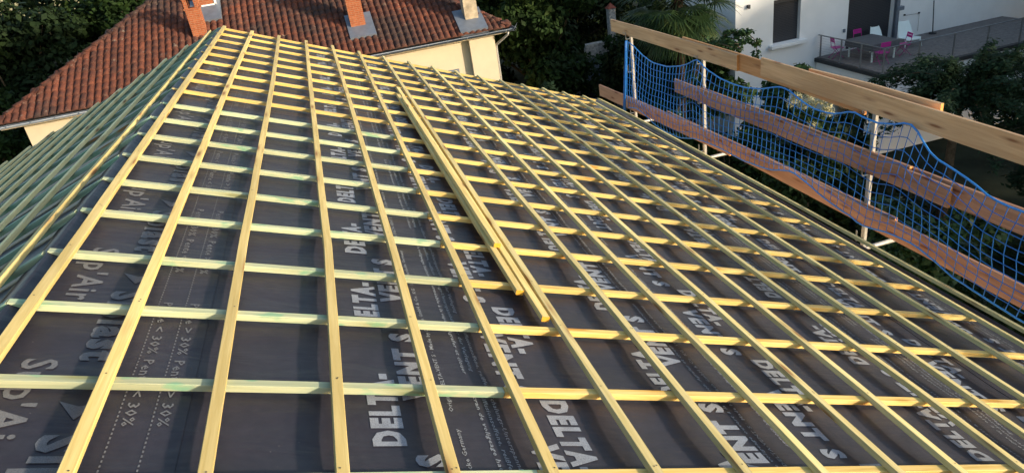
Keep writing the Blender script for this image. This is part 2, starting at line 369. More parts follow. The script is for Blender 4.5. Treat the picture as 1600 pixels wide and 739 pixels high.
def text_mesh(body, height, width=None, bold=0.0, shear=0.0, cuts=0.0, res=2):
    cu = bpy.data.curves.new('t', 'FONT'); cu.body = body; cu.size = 1; cu.offset = bold; cu.shear = shear; cu.resolution_u = res
    cu.space_character = 1.05 + bold * 3
    ob = bpy.data.objects.new('t', cu); COL.objects.link(ob)
    dg = bpy.context.evaluated_depsgraph_get(); me = bpy.data.meshes.new_from_object(ob.evaluated_get(dg))
    bpy.data.objects.remove(ob); bpy.data.curves.remove(cu)
    bm = bmesh.new(); bm.from_mesh(me); bpy.data.meshes.remove(me)
    xs = [v.co.x for v in bm.verts]; ys = [v.co.y for v in bm.verts]
    capy = 0.70; k = height / capy; kx = (width / (max(xs) - min(xs))) if width else k; x0 = min(xs)
    for v in bm.verts: v.co.x = (v.co.x - x0) * kx; v.co.y *= k
    if cuts:
        W_ = max(v.co.x for v in bm.verts); x = cuts
        while x < W_:
            bmesh.ops.bisect_plane(bm, geom=bm.verts[:] + bm.edges[:] + bm.faces[:], plane_co=(x, 0, 0), plane_no=(1, 0, 0)); x += cuts
    bm.verts.index_update()
    vs = [(v.co.x, v.co.y) for v in bm.verts]; fs = [tuple(v.index for v in f.verts) for f in bm.faces]; bm.free()
    return vs, fs
def up_at(s_base, y_start):       # reads towards the far end, letter tops uphill
    return lambda u, v: (s_base - v, y_start + u)
def dn_at(s_base, y_start):       # reads towards the eye, letter tops downhill
    return lambda u, v: (s_base + v, y_start - u)
T_delta = text_mesh('DELTA-', 0.100, 0.43, 0.062, cuts=0.03)
T_vent = text_mesh('VENT S', 0.100, 0.49, 0.062, cuts=0.03)
T_f1 = text_mesh('Ecran de voligeage ouvert \u00e0 la diffusion. Agrafer et clouer dans les recouvrements.', 0.017, 1.48, 0.012, 0.2, res=1)
T_f2 = text_mesh('Original DELTA-VENT S \u00b7 Made by D\u00f6rken GmbH & Co. KG \u00b7 58313 Herdecke Germany', 0.017, 1.46, 0.012, res=1)
T_f3 = text_mesh('Diffusionsoffene, rei\u00dffeste Schalungs-Unterspannbahn. Vor der Verlegung', 0.017, 1.40, 0.012, 0.2, res=1)
T_f4 = text_mesh('Ecran de voligeage hautement perm\u00e9able \u00e0 la vapeur. Agrafer et clouer', 0.017, 1.42, 0.012, 0.2, res=1)
T_sup = text_mesh("Sup'Air", 0.10, 0.50, 0.02, cuts=0.03)
T_sip = text_mesh('Siplast', 0.11, 0.52, 0.045, cuts=0.03)
T_p1 = text_mesh('Pente < 30%', 0.034, 0.38, 0.014, res=1)
T_p2 = text_mesh('Pente > 30%', 0.034, 0.38, 0.014, res=1)
arrow = ([(0, 0), (0.09, 0.06), (0, 0.12), (0.025, 0.06)], [(0, 1, 3), (1, 2, 3)])
dash = ([(0, 0), (0.011, 0), (0.011, 0.005), (0, 0.005)], [(0, 1, 2, 3)])
def course_texts(o, pu, pd, y0=Y0, y1=Y1 - 0.02):
    out = []; P = 0.785
    for k in range(-8, 14):
        ys = pu + P * k
        if ys > y0 and ys + 0.43 < y1: out.append((*T_delta, up_at(1.315 + o, ys), 1))
        if ys + 0.25 > y0 and ys + 0.75 < y1: out.append((*T_vent, up_at(1.448 + o, ys + 0.25), 1))
        yd = pd + P * k
        if yd - 0.43 > y0 and yd < y1: out.append((*T_delta, dn_at(1.905 + o, yd), 1))
        yv = yd - 0.26
        if yv - 0.49 > y0 and yv < y1: out.append((*T_vent, dn_at(1.775 + o, yv), 1))
    for (T, s, y, up) in ((T_f1, 1.480, 1.98, 1), (T_f2, 1.525, 1.98, 1), (T_f3, 1.655, 2.10, 0), (T_f4, 1.620, 2.10, 0), (T_f3, 1.69, 2.6, 0)):
        for k in range(-4, 9):
            ys = y + pu - 1.79 + 1.56 * k
            if up and ys > y0 and ys < y1 - 1.5: out.append((*T, up_at(s + o, ys), 3))
            if not up and ys < y1 and ys - 1.5 > y0: out.append((*T, dn_at(s + o, ys), 3))
    return out
def filt(T, lo, hi):             # keep only letters that fall on this sheet
    return [t for t in T if all(lo < t[2](u, v)[0] < hi for u, v in t[0])]
siplast = []
for k in range(-3, 9):
    yy = 3.28 + 0.92 * k
    if yy < Y1 - .1 and yy - .5 > Y0:
        siplast.append((*T_sup, dn_at(0.085, yy - 0.12), 2)); siplast.append((*T_sip, dn_at(0.245, yy - 0.52 if yy - 1.05 > Y0 else yy), 2))
    if Y0 < yy - .7 and yy < Y1 - .2: siplast.append((*arrow, (lambda q: (lambda u, v: (0.245 + v, q - u)))(yy - 0.36), 2))
for s, T in ((0.455, T_p1), (0.555, T_p2)):
    for k in range(-4, 9):
        for q_ in (0, 1):
            yy = 2.68 + 1.08 * k - 0.42 * q_
            if yy < Y1 - .05 and yy - 0.40 > Y0: siplast.append((*T, dn_at(s - 0.016, yy), 2))
    y = Y0 + 0.02
    while y < Y1 - 0.03:
        siplast.append((*dash, dn_at(s - 0.035, y + 0.02), 2)); y += 0.021
EAVE = 5.93
build_sheet(RP, RS + 0.02, LAP0 + 0.02, Y0, Y1, 'membrane_sheet', 0.002, siplast)
for i, (a, b, off, pu, pd) in enumerate([(.60, 2.05, 0, 1.79, 2.06), (2.05, 3.35, 1.30, 1.326, 2.45), (3.35, 4.74, 2.69, 2.459, 3.58), (4.74, EAVE - .18, 4.05, 3.71, 3.0)]):
    build_sheet(RP, a - 0.02, b + 0.02, Y0, Y1, 'membrane_sheet', -0.0012 * (i + 1), filt(course_texts(off, pu, pd), a - 0.01, b + 0.012))
# plain strip carrying the eave laths
mb = MB(); q = MB()
mb.add([RP(EAVE - 0.20, Y0, -0.062), RP(EAVE, Y0, -0.062), RP(EAVE, Y1 - .25, -0.062), RP(EAVE - 0.20, Y1 - .1, -0.062)], [(0, 1, 2, 3)])
mb.build('eave_strip', MAT['coping'], roof)
# ridge membrane folded over both slopes, a little wrinkled
mb = MB(); ny = 260; prof = [(-0.16, -.033), (-0.08, -.020), (0.0, -0.008), (0.06, -.020), (0.09, -.0345)]
vs = []
for j in range(ny + 1):
    y = Y0 + (Y1 - Y0) * j / ny
    for (t, h) in prof:
        w = 0.007 * noise.noise(Vector((t * 9, y * 3.1, 0))) + 0.004 * noise.noise(Vector((t * 20, y * 11, 5)))
        if t <= 0: x, _, z = LP(-t, y, h + w)
        else: x, _, z = RP(RS + t, y, h + w)
        vs.append((x, y, z))
k = len(prof); mb.add(vs, [(j*k+i, j*k+i+1, (j+1)*k+i+1, (j+1)*k+i) for j in range(ny) for i in range(k-1)], 0, True)
mb.build('ridge_membrane', MAT['membrane'], roof)
# far slope
LW = 5.9
build_sheet(lambda s, y, h: LP(s, y, h), 0.03, LW, Y0, Y1 - 0.03, 'membrane_sheet', -0.001, [], 0.25, 0.08)

# tile laths of the main slope (s as a function of y, measured)
lath_pts = {
 0: [(10.41, -0.001), (5.4, .022), (3.33, .027), (Y0, .02)], 1: [(10.44, .354), (6.2, .350), (3.0, .364), (1.87, .362), (Y0, .36)],
 2: [(10.455, .708), (7.0, .722), (3.08, .704), (1.6, .707), (Y0, .71)], 3: [(10.46, 1.073), (6.1, 1.091), (3.17, 1.106), (1.6, 1.087), (Y0, 1.08)],
 4: [(10.45, 1.437), (6.5, 1.452), (3.24, 1.447), (1.59, 1.431), (Y0, 1.43)], 5: [(10.37, 1.808), (3.31, 1.781), (1.58, 1.771), (Y0, 1.77)],
 6: [(10.33, 2.162), (1.57, 2.164), (Y0, 2.16)], 7: [(10.29, 2.524), (6.6, 2.522), (3.47, 2.541), (1.56, 2.535), (Y0, 2.53)],
 8: [(10.255, 2.875), (3.53, 2.853), (2.43, 2.886), (1.55, 2.884), (Y0, 2.88)], 9: [(10.22, 3.226), (3.61, 3.222), (3.04, 3.25), (1.55, 3.263), (Y0, 3.26)],
 10: [(10.165, 3.57), (3.57, 3.58), (2.57, 3.615), (1.7, 3.60), (Y0, 3.60)], 11: [(10.125, 3.914), (3.76, 3.94), (2.04, 3.985), (Y0, 3.98)],
 12: [(10.11, 4.261), (3.4, 4.297), (2.33, 4.308), (Y0, 4.32)], 13: [(10.10, 4.605), (3.97, 4.70), (2.7, 4.71), (Y0, 4.72)],
 14: [(10.08, 4.941), (4.5, 5.10), (3.04, 5.10), (Y0, 5.11)], 15: [(10.065, 5.285), (7.4, 5.41), (4.97, 5.52), (3.43, 5.52), (Y0, 5.52)],
 16: [(10.115, 5.583), (9.1, 5.689), (7.4, 5.75), (5.78, 5.809), (3.74, 5.845), (Y0, 5.86)]}
def lath_s(i, y):
    P = lath_pts[i]
    for (a, sa), (b, sb) in zip(P[:-1], P[1:]):
        if b <= y <= a: return sb + (sa - sb) * (y - b) / (a - b)
    return P[0][1] if y > P[0][0] else P[-1][1]
LH = 0.027; LWD = 0.041; HC = 0.0015       # lath height and width, centre height over the counter battens
nrm = (ST, 0, CT)
for i, P in lath_pts.items():
    ys = [P[0][0]]; y = P[0][0] - 0.8
    while y > Y0 + 0.3: ys.append(y); y -= 0.8
    ys.append(Y0)
    pts = []
    for y in ys:
        w = 0.004 * noise.noise(Vector((i * 3.7, y * 0.8, 1)))
        pts.append(RP(lath_s(i, y) + w, y, HC + LH / 2))
    pts = pts[::-1]
    nails = []
    for k, yk in row_y.items():
        yy = yk + tilt.get(k, 0) * lath_s(i, yk)
        if yy < P[0][0] - .02 and random.random() < .75:
            nails.append(RP(lath_s(i, yy) + random.uniform(-.008, .008), yy + random.uniform(-.008, .008), HC + LH + .0004))
            if random.random() < .35: nails.append(RP(lath_s(i, yy) + random.uniform(-.012, .012), yy + random.uniform(-.012, .012), HC + LH + .0004))
    olive = i >= 6
    if i == 16: pts = [tuple(np.array(p) + np.array(nrm) * -0.010) for p in pts]
    sweep(pts, LWD if i < 16 else .048, LH, 'tile_batten', MAT['lath_olive'] if olive else MAT['lath'], roof, nrm, nails if i < 16 else None, MAT['lath_end'])
# counter battens of the main slope
CH, CW = 0.028, 0.038
for k, yk in row_y.items():
    tl = tilt.get(k, 0.0)
    fy = lambda s: yk + tl * s + (0.012 if k == 3 else 0) * max(0, s - 3)
    send = min(lath_s(15, yk) + random.uniform(0.06, 0.11), 5.66)
    if k == 18: send = 5.50
    a = RS + random.uniform(0.0, 0.02)
    H = -CH / 2 + 0.0012
    def seg(s0, s1, mat, tiltj=0):
        pts = [RP(s, fy(s) + 0.004 * noise.noise(Vector((k * 2.3, s, 0))), H) for s in np.linspace(s0, s1, max(2, int((s1 - s0) / .5)))]
        sweep(pts, CW, CH, 'counter_batten', mat, roof, nrm, None, MAT['lath_end'])
    if k <= 9:
        j = lath_s(5, yk) + random.uniform(-0.045, -0.02)
        seg(a, j, MAT['mint']); seg(j + 0.003, send, MAT['yellow'])
    else:
        seg(a, send, MAT['yellow'])
# far slope battens
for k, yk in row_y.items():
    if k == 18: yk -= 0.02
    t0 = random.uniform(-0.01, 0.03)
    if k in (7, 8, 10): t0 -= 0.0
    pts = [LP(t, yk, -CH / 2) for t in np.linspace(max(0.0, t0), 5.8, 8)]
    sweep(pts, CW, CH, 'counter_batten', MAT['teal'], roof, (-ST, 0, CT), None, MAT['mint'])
for i, (t, ye) in enumerate([(0.145, 10.40), (0.512, 10.42), (0.86, 10.44), (1.22, 10.37), (1.56, 10.31), (1.92, 10.34)] + [(2.28 + .36 * j, 10.35 - .01 * j) for j in range(10)]):
    pts = [LP(t + 0.008 * noise.noise(Vector((i * 5.1, y * .6, 0))) + (0.03 if (i == 0 and y < 4.5) else 0), y, LH / 2 + 0.001) for y in np.linspace(Y0, ye, 12)]
    sweep(pts, LWD, LH, 'tile_batten', MAT['lath'] if i == 0 else MAT['lath_lit'], roof, (-ST, 0, CT), None, MAT['lath_end'])
# body of the house under the roof
mb = MB()
xe, ze = RP(5.55, 0, -.1)[0], RP(5.55, 0, -.1)[2]
xl, zl = LP(5.5, 0, -.1)[0], LP(5.5, 0, -.1)[2]
rx, rz = LP(0, 0, -.07)[0], LP(0, 0, -.07)[2]
yg0, yg1 = Y0 + .02, Y1 - .45
mb.add([(xl, yg0, -10.3), (xe, yg0, -10.3), (xe, yg0, ze), (rx, yg0, rz), (xl, yg0, zl), (xl, yg1, -10.3), (xe, yg1, -10.3), (xe, yg1, ze), (rx, yg1, rz), (xl, yg1, zl)],
       [(0, 1, 2, 3, 4), (9, 8, 7, 6, 5), (0, 5, 6, 1), (1, 6, 7, 2), (4, 9, 5, 0)])
mb.build('wall', MAT['cream'], roof)
mb = MB()        # board edge under the gable overhang, sheathing
for f, w in ((RP, 5.85), (LP, 5.8)):
    s0 = RS if f is RP else 0.0
    a, b = f(s0, Y0, -.066), f(w, Y0, -.066); c, d = f(w, Y1 - (.24 if f is RP else .02), -.066), f(s0, Y1 - .005, -.066)
    a2, b2, c2, d2 = [(p[0], p[1], p[2] - .025) for p in (a, b, c, d)]
    mb.add([a, b, c, d, a2, b2, c2, d2], [(0, 1, 2, 3), (4, 7, 6, 5), (0, 4, 5, 1), (1, 5, 6, 2), (2, 6, 7, 3)])
mb.build('sheathing', MAT['plank_red'], roof)

# ------------------------------------------------------------------ loose laths lying beside the seventh lath
def loose(name, label, p0, p1, w, h, hc, mat, bow=0.0):
    (s0, y0), (s1, y1) = p0, p1
    pts = []
    for f in np.linspace(0, 1, 9):
        s = s0 + (s1 - s0) * f + bow * math.sin(PI * f); y = y0 + (y1 - y0) * f
        pts.append(RP(s, y, hc))
    o = sweep(pts, w, h, name, mat, None, nrm, None, MAT['lath_end'])
    return tag(o, label, 'lath', 'loose laths lying on the roof')
H1 = HC + LH / 2
loose('loose_lath', 'loose lath lying against a fixed lath, its orange sawn end nearest the eye', (2.108, 2.64), (2.078, 8.05), .040, .027, H1, MAT['lath'], 0.006)
loose('loose_lath', 'loose lath outermost on the left of the pile, with the middle of three sawn ends', (2.055, 2.91), (2.030, 7.62), .040, .027, H1, MAT['lath'], -0.004)
loose('loose_lath', 'loose lath stacked on top of the other two, shortest of the three in the pile', (2.073, 3.45), (2.052, 7.38), .040, .027, H1 + LH + .0015, MAT['lath'], -0.004)

# ================================================================== SCAFFOLD EDGE PROTECTION
XS = 5.80
def post(y, label, low=-2.55, tube_out=True):
    e = empty('guardrail_post', (XS + .055, y, low), label, 'post', 'galvanised guardrail posts at the eave')
    mb = MB(); mb.box((XS + .055, y, (low - 1.08) / 2), (.042, .042, -1.08 - low)); put(bevel(mb.build('upright', MAT['galv'], None, (XS+.055, y, low)), .006), e)
    mb = MB(); mb.tube([(XS - .25, y, low + .03), (XS + .55, y, low + .03)], .022, 10); put(mb.build('outrigger_tube', MAT['galv'], None, (XS+.055, y, low)), e)
    for zc in (-1.20, -1.72, -2.40):
        mb = MB(); mb.box((XS + .012, y, zc + .0), (.10, .022, .006)); mb.box((XS - .035, y, zc + .055), (.005, .017, .11)); put(mb.build('board_bracket', MAT['steel'], None, (XS+.055, y, zc)), e)
    mb = MB(); a = []
    for k in range(9): a.append((XS - .05 - .014 * math.sin(k / 8 * PI * 1.5), y + .03 , -1.10 + .014 * math.cos(k / 8 * PI * 1.5)))
    mb.tube(a, .0035, 6); put(mb.build('hook', MAT['galv'], None, (XS, y, -1.10)), e)
    mb = MB(); mb.box((XS - .02, y - .10, low + .0), (.07, .16, .02)); mb.box((XS - .03, y - .02, low + .03), (.03, .03, .09)); put(mb.build('foot_clamp', MAT['galv'], None, (XS, y, low)), e)
    return e
post(10.19, 'galvanised post with the bunched blue net edge tied beside it, farthest of the eave posts', -2.62)
post(7.98, 'galvanised post between palm and flowering shrub, middle one of the eave posts')
post(4.95, 'galvanised post in front of the dark garage opening, nearest of the eave posts')
post(1.95, 'galvanised guardrail post at the near end of the roof eave, beyond the nearest net peak')
def plank(y0, z0, y1, z1, x, hgt, mat, label, t=.027):
    o = sweep([(x, y0, z0 - hgt / 2), (x, (y0 + y1) / 2, (z0 + z1) / 2 - hgt / 2 + .008), (x, y1, z1 - hgt / 2)], t, hgt, 'guard_board', mat, None, (0, 0, 1), None, MAT['board_end'], 0.0012)
    return tag(o, label, 'board', 'guard boards along the eave')
plank(7.10, -0.945, 10.82, -0.968, XS, .19, MAT['plank_tan'], 'pale top guard board running from its far free end to the first lap joint')
plank(5.05, -0.965, 8.46, -0.93, XS + .030, .20, MAT['plank_orange'], 'top guard board behind, showing only in the gap between the two front top boards')
plank(1.20, -0.965, 6.625, -0.895, XS, .20, MAT['plank_tan'], 'pale top guard board nearest the eye, its end overlapping the board behind it')
plank(4.30, -0.900, 5.95, -0.915, XS + .105, .19, MAT['plank_tan'], 'short top guard board set back behind the front one, orange sawn end showing')
plank(4.0, -1.50, 8.67, -1.53, XS, .185, MAT['plank_red'], 'reddish middle guard board behind the blue net with its pointed far end')
plank(4.46, -1.480, 8.1, -1.522, XS + .030, .18, MAT['plank_red'], 'reddish middle guard board doubled behind, its broken end near the nearest post')
plank(1.2, -1.47, 4.75, -1.50, XS + .062, .20, MAT['plank_red'], 'reddish middle guard board at the near end of the blue net')
plank(7.26, -2.035, 11.57, -2.205, XS, .205, MAT['plank_red'], 'reddish bottom guard board reaching past the far edge of the roof')
plank(1.2, -2.04, 7.25, -2.030, XS, .185, MAT['plank_red'], 'long reddish bottom guard board under the near half of the net')
plank(4.55, -2.012, 9.0, -2.085, XS + .030, .17, MAT['plank_red'], 'bottom guard board doubled behind, splintered end beside the nearest post')

# safety net: ropes measured, mesh hung between them
top_px = [(983, 66), (992, 73), (1003, 85), (1020, 98), (1045, 105), (1068, 103), (1083, 97), (1090, 91), (1103, 107), (1125, 122), (1150, 133), (1170, 138), (1195, 139), (1219, 135), (1232, 138), (1250, 155), (1272, 170), (1298, 178), (1315, 178), (1334, 171), (1350, 184), (1381, 194.5), (1405, 194.5), (1423, 189), (1430, 192), (1438, 209), (1456, 243)]
bot_px = [(983.5, 168), (995, 169), (1005, 176), (1016, 186), (1023, 194), (1040, 205.6), (1063, 215.5), (1089, 216.5), (1115, 226), (1130, 233), (1161, 250), (1185, 259), (1209, 266.5), (1225, 265), (1240, 268), (1263, 286), (1284, 305), (1310, 324.5), (1328, 335), (1344, 350), (1363, 358), (1381, 359), (1405, 370.5), (1430, 380.5), (1442, 390), (1457, 404)]
XN = XS - .055
TP = [at_x(a, b, XN) for a, b in top_px]; BP = [at_x(a, b, XN) for a, b in bot_px]
TP = [(p[1], p[2]) for p in TP]; BP = [(p[1], p[2]) for p in BP]
TP += [(3.9, -1.32), (3.55, -1.44), (3.1, -1.43), (2.6, -1.30), (2.0, -1.12), (1.5, -1.35), (1.0, -1.5)]
BP += [(3.8, -2.22), (3.4, -2.26), (2.8, -2.30), (2.2, -2.24), (1.6, -2.22), (1.0, -2.25)]
def smooth(P, n):
    P = np.array(P); d = np.r_[0, np.cumsum(np.hypot(*(P[1:] - P[:-1]).T))]; t = np.linspace(0, d[-1], n)
    y = np.interp(t, d, P[:, 0]); z = np.interp(t, d, P[:, 1])
    for _ in range(1):
        y[1:-1] = .25 * y[:-2] + .5 * y[1:-1] + .25 * y[2:]; z[1:-1] = .25 * z[:-2] + .5 * z[1:-1] + .25 * z[2:]
    return y, z
NCOL = 96; NR = 10
ty, tz = smooth(TP, NCOL + 1); by, bz = smooth(BP, NCOL + 1)
def net_pt(i, j):
    f = j / NR
    y = ty[i] * (1 - f) + by[i] * f; z = tz[i] * (1 - f) + bz[i] * f
    env = math.sin(PI * f)
    y += env * 0.045 * noise.noise(Vector((y * 1.7, f * 2.0, 0))) + 0.010 * noise.noise(Vector((i * .9, j * .9, 4)))
    z += -0.05 * env * (0.5 + noise.noise(Vector((y * 1.4, 7, 0)))) + 0.008 * noise.noise(Vector((i * .9, j * .9, 9)))
    x = XN - 0.012 - env * (0.03 + 0.05 * noise.noise(Vector((y * 1.1, f * 1.5, 2))))
    return (min(x, XN), y, z)
net = empty('safety_net', (XN, ty[0], tz[0]), 'blue mesh safety net hung along the guard boards at the eave', 'safety net')
G = [[net_pt(i, j) for j in range(NR + 1)] for i in range(NCOL + 1)]
mb = MB()
for j in range(1, NR):
    mb.tube([G[i][j] for i in range(NCOL + 1)], .0042, 4, cap=False)
for i in range(0, NCOL + 1):
    mb.tube([G[i][j] for j in range(NR + 1)], .0042, 4, cap=False)
for i in range(NCOL + 1):
    for j in range(1, NR):
        c = Vector(G[i][j]); r = .0062
        mb.add([c + Vector(d) * r for d in ((1,0,0),(-1,0,0),(0,1,0),(0,-1,0),(0,0,1),(0,0,-1))], [(0,2,4),(2,1,4),(1,3,4),(3,0,4),(2,0,5),(1,2,5),(3,1,5),(0,3,5)])
put(mb.build('mesh', MAT['blue'], None, tuple(net.location)), net)
mb = MB(); mb.tube([G[i][0] for i in range(NCOL + 1)], .0085, 7); put(mb.build('edge_rope', MAT['rope'], None, tuple(net.location)), net)
mb = MB(); mb.tube([G[i][NR] for i in range(NCOL + 1)], .0075, 7); put(mb.build('edge_rope', MAT['rope'], None, tuple(net.location)), net)
mb = MB()        # gathered end, many strands side by side
A = at_x(980, 64, XN); B = at_x(977, 189, XN)
for k in range(16):
    u = random.uniform(-1, 1); v = random.uniform(-1, 1); pts = []
    for f in np.linspace(0, 1, 9):
        w = 0.008 + 0.036 * min(1, f * 2.2) * (1 - .25 * f)
        pts.append((XN - .02 + v * .02, A[1] * (1 - f) + B[1] * f + u * w + .006 * noise.noise(Vector((k, f * 6, 0))), A[2] * (1 - f) + B[2] * f))
    mb.tube(pts, .006, 5)
put(mb.build('gathered_edge', MAT['blue'], None, tuple(net.location)), net)

# ================================================================== NEIGHBOUR'S HOUSE WITH THE TILED ROOF
house = empty('tiled_house', (-.6, 29, -10.3), 'cream rendered house with an old red clay tile hipped roof and zinc gutter', 'house')
def hput(ob, par=house): return put(ob, house) if par is house else ob
ZE, YE, XR, XL = -3.0, 23.615, 7.40, -8.75
PT = math.tan(math.radians(28)); DEP = 13.0
def plane_z(y): return ZE + (y - YE) * PT
# wall
mb = MB(); x0, x1, y0, y1 = XL + .5, 6.87, 24.1, YE + DEP - .5
mb.box(((x0 + x1) / 2, (y0 + y1) / 2, -6.75), (x1 - x0, y1 - y0, 7.1))
hput(mb.build('wall', MAT['cream'], None, tuple(house.location)))
mb = MB(); mb.box((6.40, 23.99, -6.72), (0.90, .215, 7.0)); hput(mb.build('chimney_breast', MAT['cream'], None, tuple(house.location)))
mb = MB(); mb.box((XL/2+XR/2, YE + DEP / 2, -3.13), (XR - XL - .1, DEP - .1, .06)); hput(mb.build('soffit', MAT['cream'], None, tuple(house.location)))
# small window in the cream wall
wn = MB()
for (c, d) in (((5.16, 24.06, -4.16), (.62, .05, .07)), ((5.16, 24.06, -5.2), (.62, .05, .07)), ((4.88, 24.06, -4.68), (.06, .05, .97)), ((5.44, 24.06, -4.68), (.06, .05, .97))): wn.box(c, d)
wf = hput(wn.build('window', MAT['zinc'], None, tuple(house.location)))
mb = MB(); mb.box((5.16, 24.085, -4.68), (.5, .02, .97)); o = mb.build('pane', MAT['dark'], None, tuple(house.location)); o.parent = wf; o.location = (0, 0, 0)
# tiles on the slope facing the eye: S-profile columns, stepped courses
PW, PL = 0.213, 0.345
def tile_slope(origin, ux, uy, width, length, name, hip=True, parent=house):
    """origin at lower-left eave corner, ux along the eave, uy up the slope (unit vectors)"""
    ux = Vector(ux); uy = Vector(uy); un = ux.cross(uy).normalized()
    if un.z < 0: un = -un
    nc = int(width / PW) + 1; nr = int(length / PL) + 1; K = 8
    V = []; F = []; tone = []
    cosp = math.cos(math.radians(28))
    for r in range(nr):
        for c in range(nc):
            cx = (c + .5) * PW; cy = (r + .5) * PL
            if hip:
                run = cy * cosp
                if cx < run - .12 or cx > width - run + .12: continue
            o = len(V); jit = random.gauss(0, .006); ty_ = random.gauss(0, .008)
            tv = min(1, max(0, .5 + .22 * noise.noise(Vector((c * .9, r * .25, 0))) + random.gauss(0, .11)))
            for (v_, lift) in ((0 , .0), (0, .024), (.5, .014), (1.0, .003)):
                for k in range(K + 1):
                    u = k / K; prof = .066 * (max(0, math.sin(PI * u)) ** .8) if True else 0
                    if u > .82: prof = .066 * (max(0, math.sin(PI * .82)) ** .8) * (1 - (u - .82) / .18) 
                    hh = prof + lift if not (v_ == 0 and lift == 0) else max(-.01, prof * .25 - .01)
                    p = Vector(origin) + ux * (c * PW + u * PW + jit) + uy * (r * PL + v_ * PL + ty_ * (1 - v_)) + un * hh
                    V.append(tuple(p))
            for row in range(3):
                for k in range(K):
                    a = o + row * (K + 1) + k; F.append((a, a + 1, a + K + 2, a + K + 1)); tone.append(tv)
    me = bpy.data.meshes.new(name); lo = Vector(house.location)
    me.from_pydata([tuple(Vector(p) - lo) for p in V], [], F); me.materials.append(MAT['tile'])
    at = me.attributes.new('tone', 'FLOAT', 'FACE'); at.data.foreach_set('value', tone)
    me.polygons.foreach_set('use_smooth', [True] * len(F)); me.update()
    ob = bpy.data.objects.new(name, me); COL.objects.link(ob); return ob
slope_len = (DEP / 2) / math.cos(math.radians(28))
c28, s28 = math.cos(math.radians(28)), math.sin(math.radians(28))
rf = tile_slope((XL, YE - .04, ZE + .03), (1, 0, 0), (0, c28, s28), XR - XL, slope_len, 'roof'); rf.location = house.location; put(rf, house); ROOF2 = rf
def rpart(ob):           # sub-part of the tiled roof
    ob.parent = ROOF2; ob.location = (0, 0, 0); return ob
HL = tuple(house.location)
# the other slopes, built as tiles too so that a side step still sees a roof
o = tile_slope((XR, YE, ZE + .03), (0, 1, 0), (-c28, 0, s28), DEP, slope_len, 'side_slope'); rpart(o)
o = tile_slope((XL, YE + DEP, ZE + .03), (0, -1, 0), (c28, 0, s28), DEP, slope_len, 'side_slope'); rpart(o)
mb = MB(); zr = ZE + DEP / 2 * PT
mb.add([(XL, YE, ZE), (XR, YE, ZE), (XR - DEP/2, YE + DEP/2, zr), (XL + DEP/2, YE + DEP/2, zr), (XL, YE + DEP, ZE), (XR, YE + DEP, ZE)],
       [(0, 1, 2, 3), (5, 4, 3, 2), (1, 5, 2), (4, 0, 3)]); o = mb.build('underlay', MAT['coping'], None, HL); rpart(o)
# hip and ridge caps
mb = MB()
def caps(a, b):
    a = Vector(a); b = Vector(b); n = int((b - a).length / .36); d = (b - a).normalized()
    for i in range(n):
        p = a + d * (i * .36); q_ = p + d * .40
        mb.tube([p + Vector((random.gauss(0, .008), random.gauss(0, .008), .03)), q_ + Vector((0, 0, .0))], [.115, .09], 9, cap=True)
caps((XR - .02, YE + .02, ZE + .05), (XR - DEP/2, YE + DEP/2, zr + .05)); caps((XL + .02, YE + .02, ZE + .05), (XL + DEP/2, YE + DEP/2, zr + .05))
caps((XL + DEP/2, YE + DEP/2, zr + .05), (XR - DEP/2, YE + DEP/2, zr + .05))
o = mb.build('hip_cap', MAT['tile'], None, HL); rpart(o)
at = o.data.attributes.new('tone', 'FLOAT', 'FACE'); at.data.foreach_set('value', [random.choice((.1, .25, .5)) for _ in o.data.polygons])
# gutter
mb = MB(); R_ = .085; seg = 10; prof = [(-R_ * math.sin(PI * k / seg - PI / 2) , -R_ * math.cos(PI * k / seg - PI / 2)) for k in range(seg + 1)]
def gutter(a, b, out):
    a = Vector(a); b = Vector(b); out = Vector(out); vs = []
    for p in (a, b):
        for s_ in (1.0, .93):
            vs += [p + out * (u * s_) + Vector((0, 0, v_ * s_)) for u, v_ in prof]
    m_ = seg + 1; fs = []
    for k in range(seg): fs += [(k, k + 1, 2*m_ + k + 1, 2*m_ + k), (m_ + k, 3*m_ + k, 3*m_ + k + 1, m_ + k + 1)]
    fs += [(0, 2*m_, 3*m_, m_), (seg, m_ + seg, 3*m_ + seg, 2*m_ + seg)]
    fs += [(k, k+1, m_+k+1, m_+k) for k in range(seg)] + [(2*m_+k+1, 2*m_+k, 3*m_+k, 3*m_+k+1) for k in range(seg)]
    mb.add(vs, fs, 0, True)
    mb.tube([a + out * R_ + Vector((0,0,.004)), b + out * R_ + Vector((0,0,.004))], .013, 6)
gutter((XL - .05, YE - .07, ZE - .03), (XR + .10, YE - .07, ZE - .03), (0, -1, 0))
gutter((XR + .08, YE - .12, ZE - .03), (XR + .08, YE + DEP, ZE - .03), (1, 0, 0))
for k in range(24):
    x = XL + .3 + k * .68; mb.box((x, YE - .165, ZE - .05), (.025, .012, .05))
mb.add([(XR + .02, YE - .20, ZE - .09), (XR + .20, YE - .24, ZE + .16), (XR + .17, YE + .05, ZE - .09), (XR + .03, YE - .05, ZE - .12)], [(0, 1, 2), (0, 3, 1), (3, 2, 1), (0, 2, 3)])
hput(mb.build('gutter', MAT['zinc'], None, HL))
mb = MB(); mb.tube([(7.28, 23.55, -3.12), (7.26, 23.55, -3.2), (6.93, 24.02, -3.55), (6.91, 24.04, -3.65), (6.91, 24.04, -10.2)], .042, 10); hput(mb.build('downpipe', MAT['galv'], None, HL))
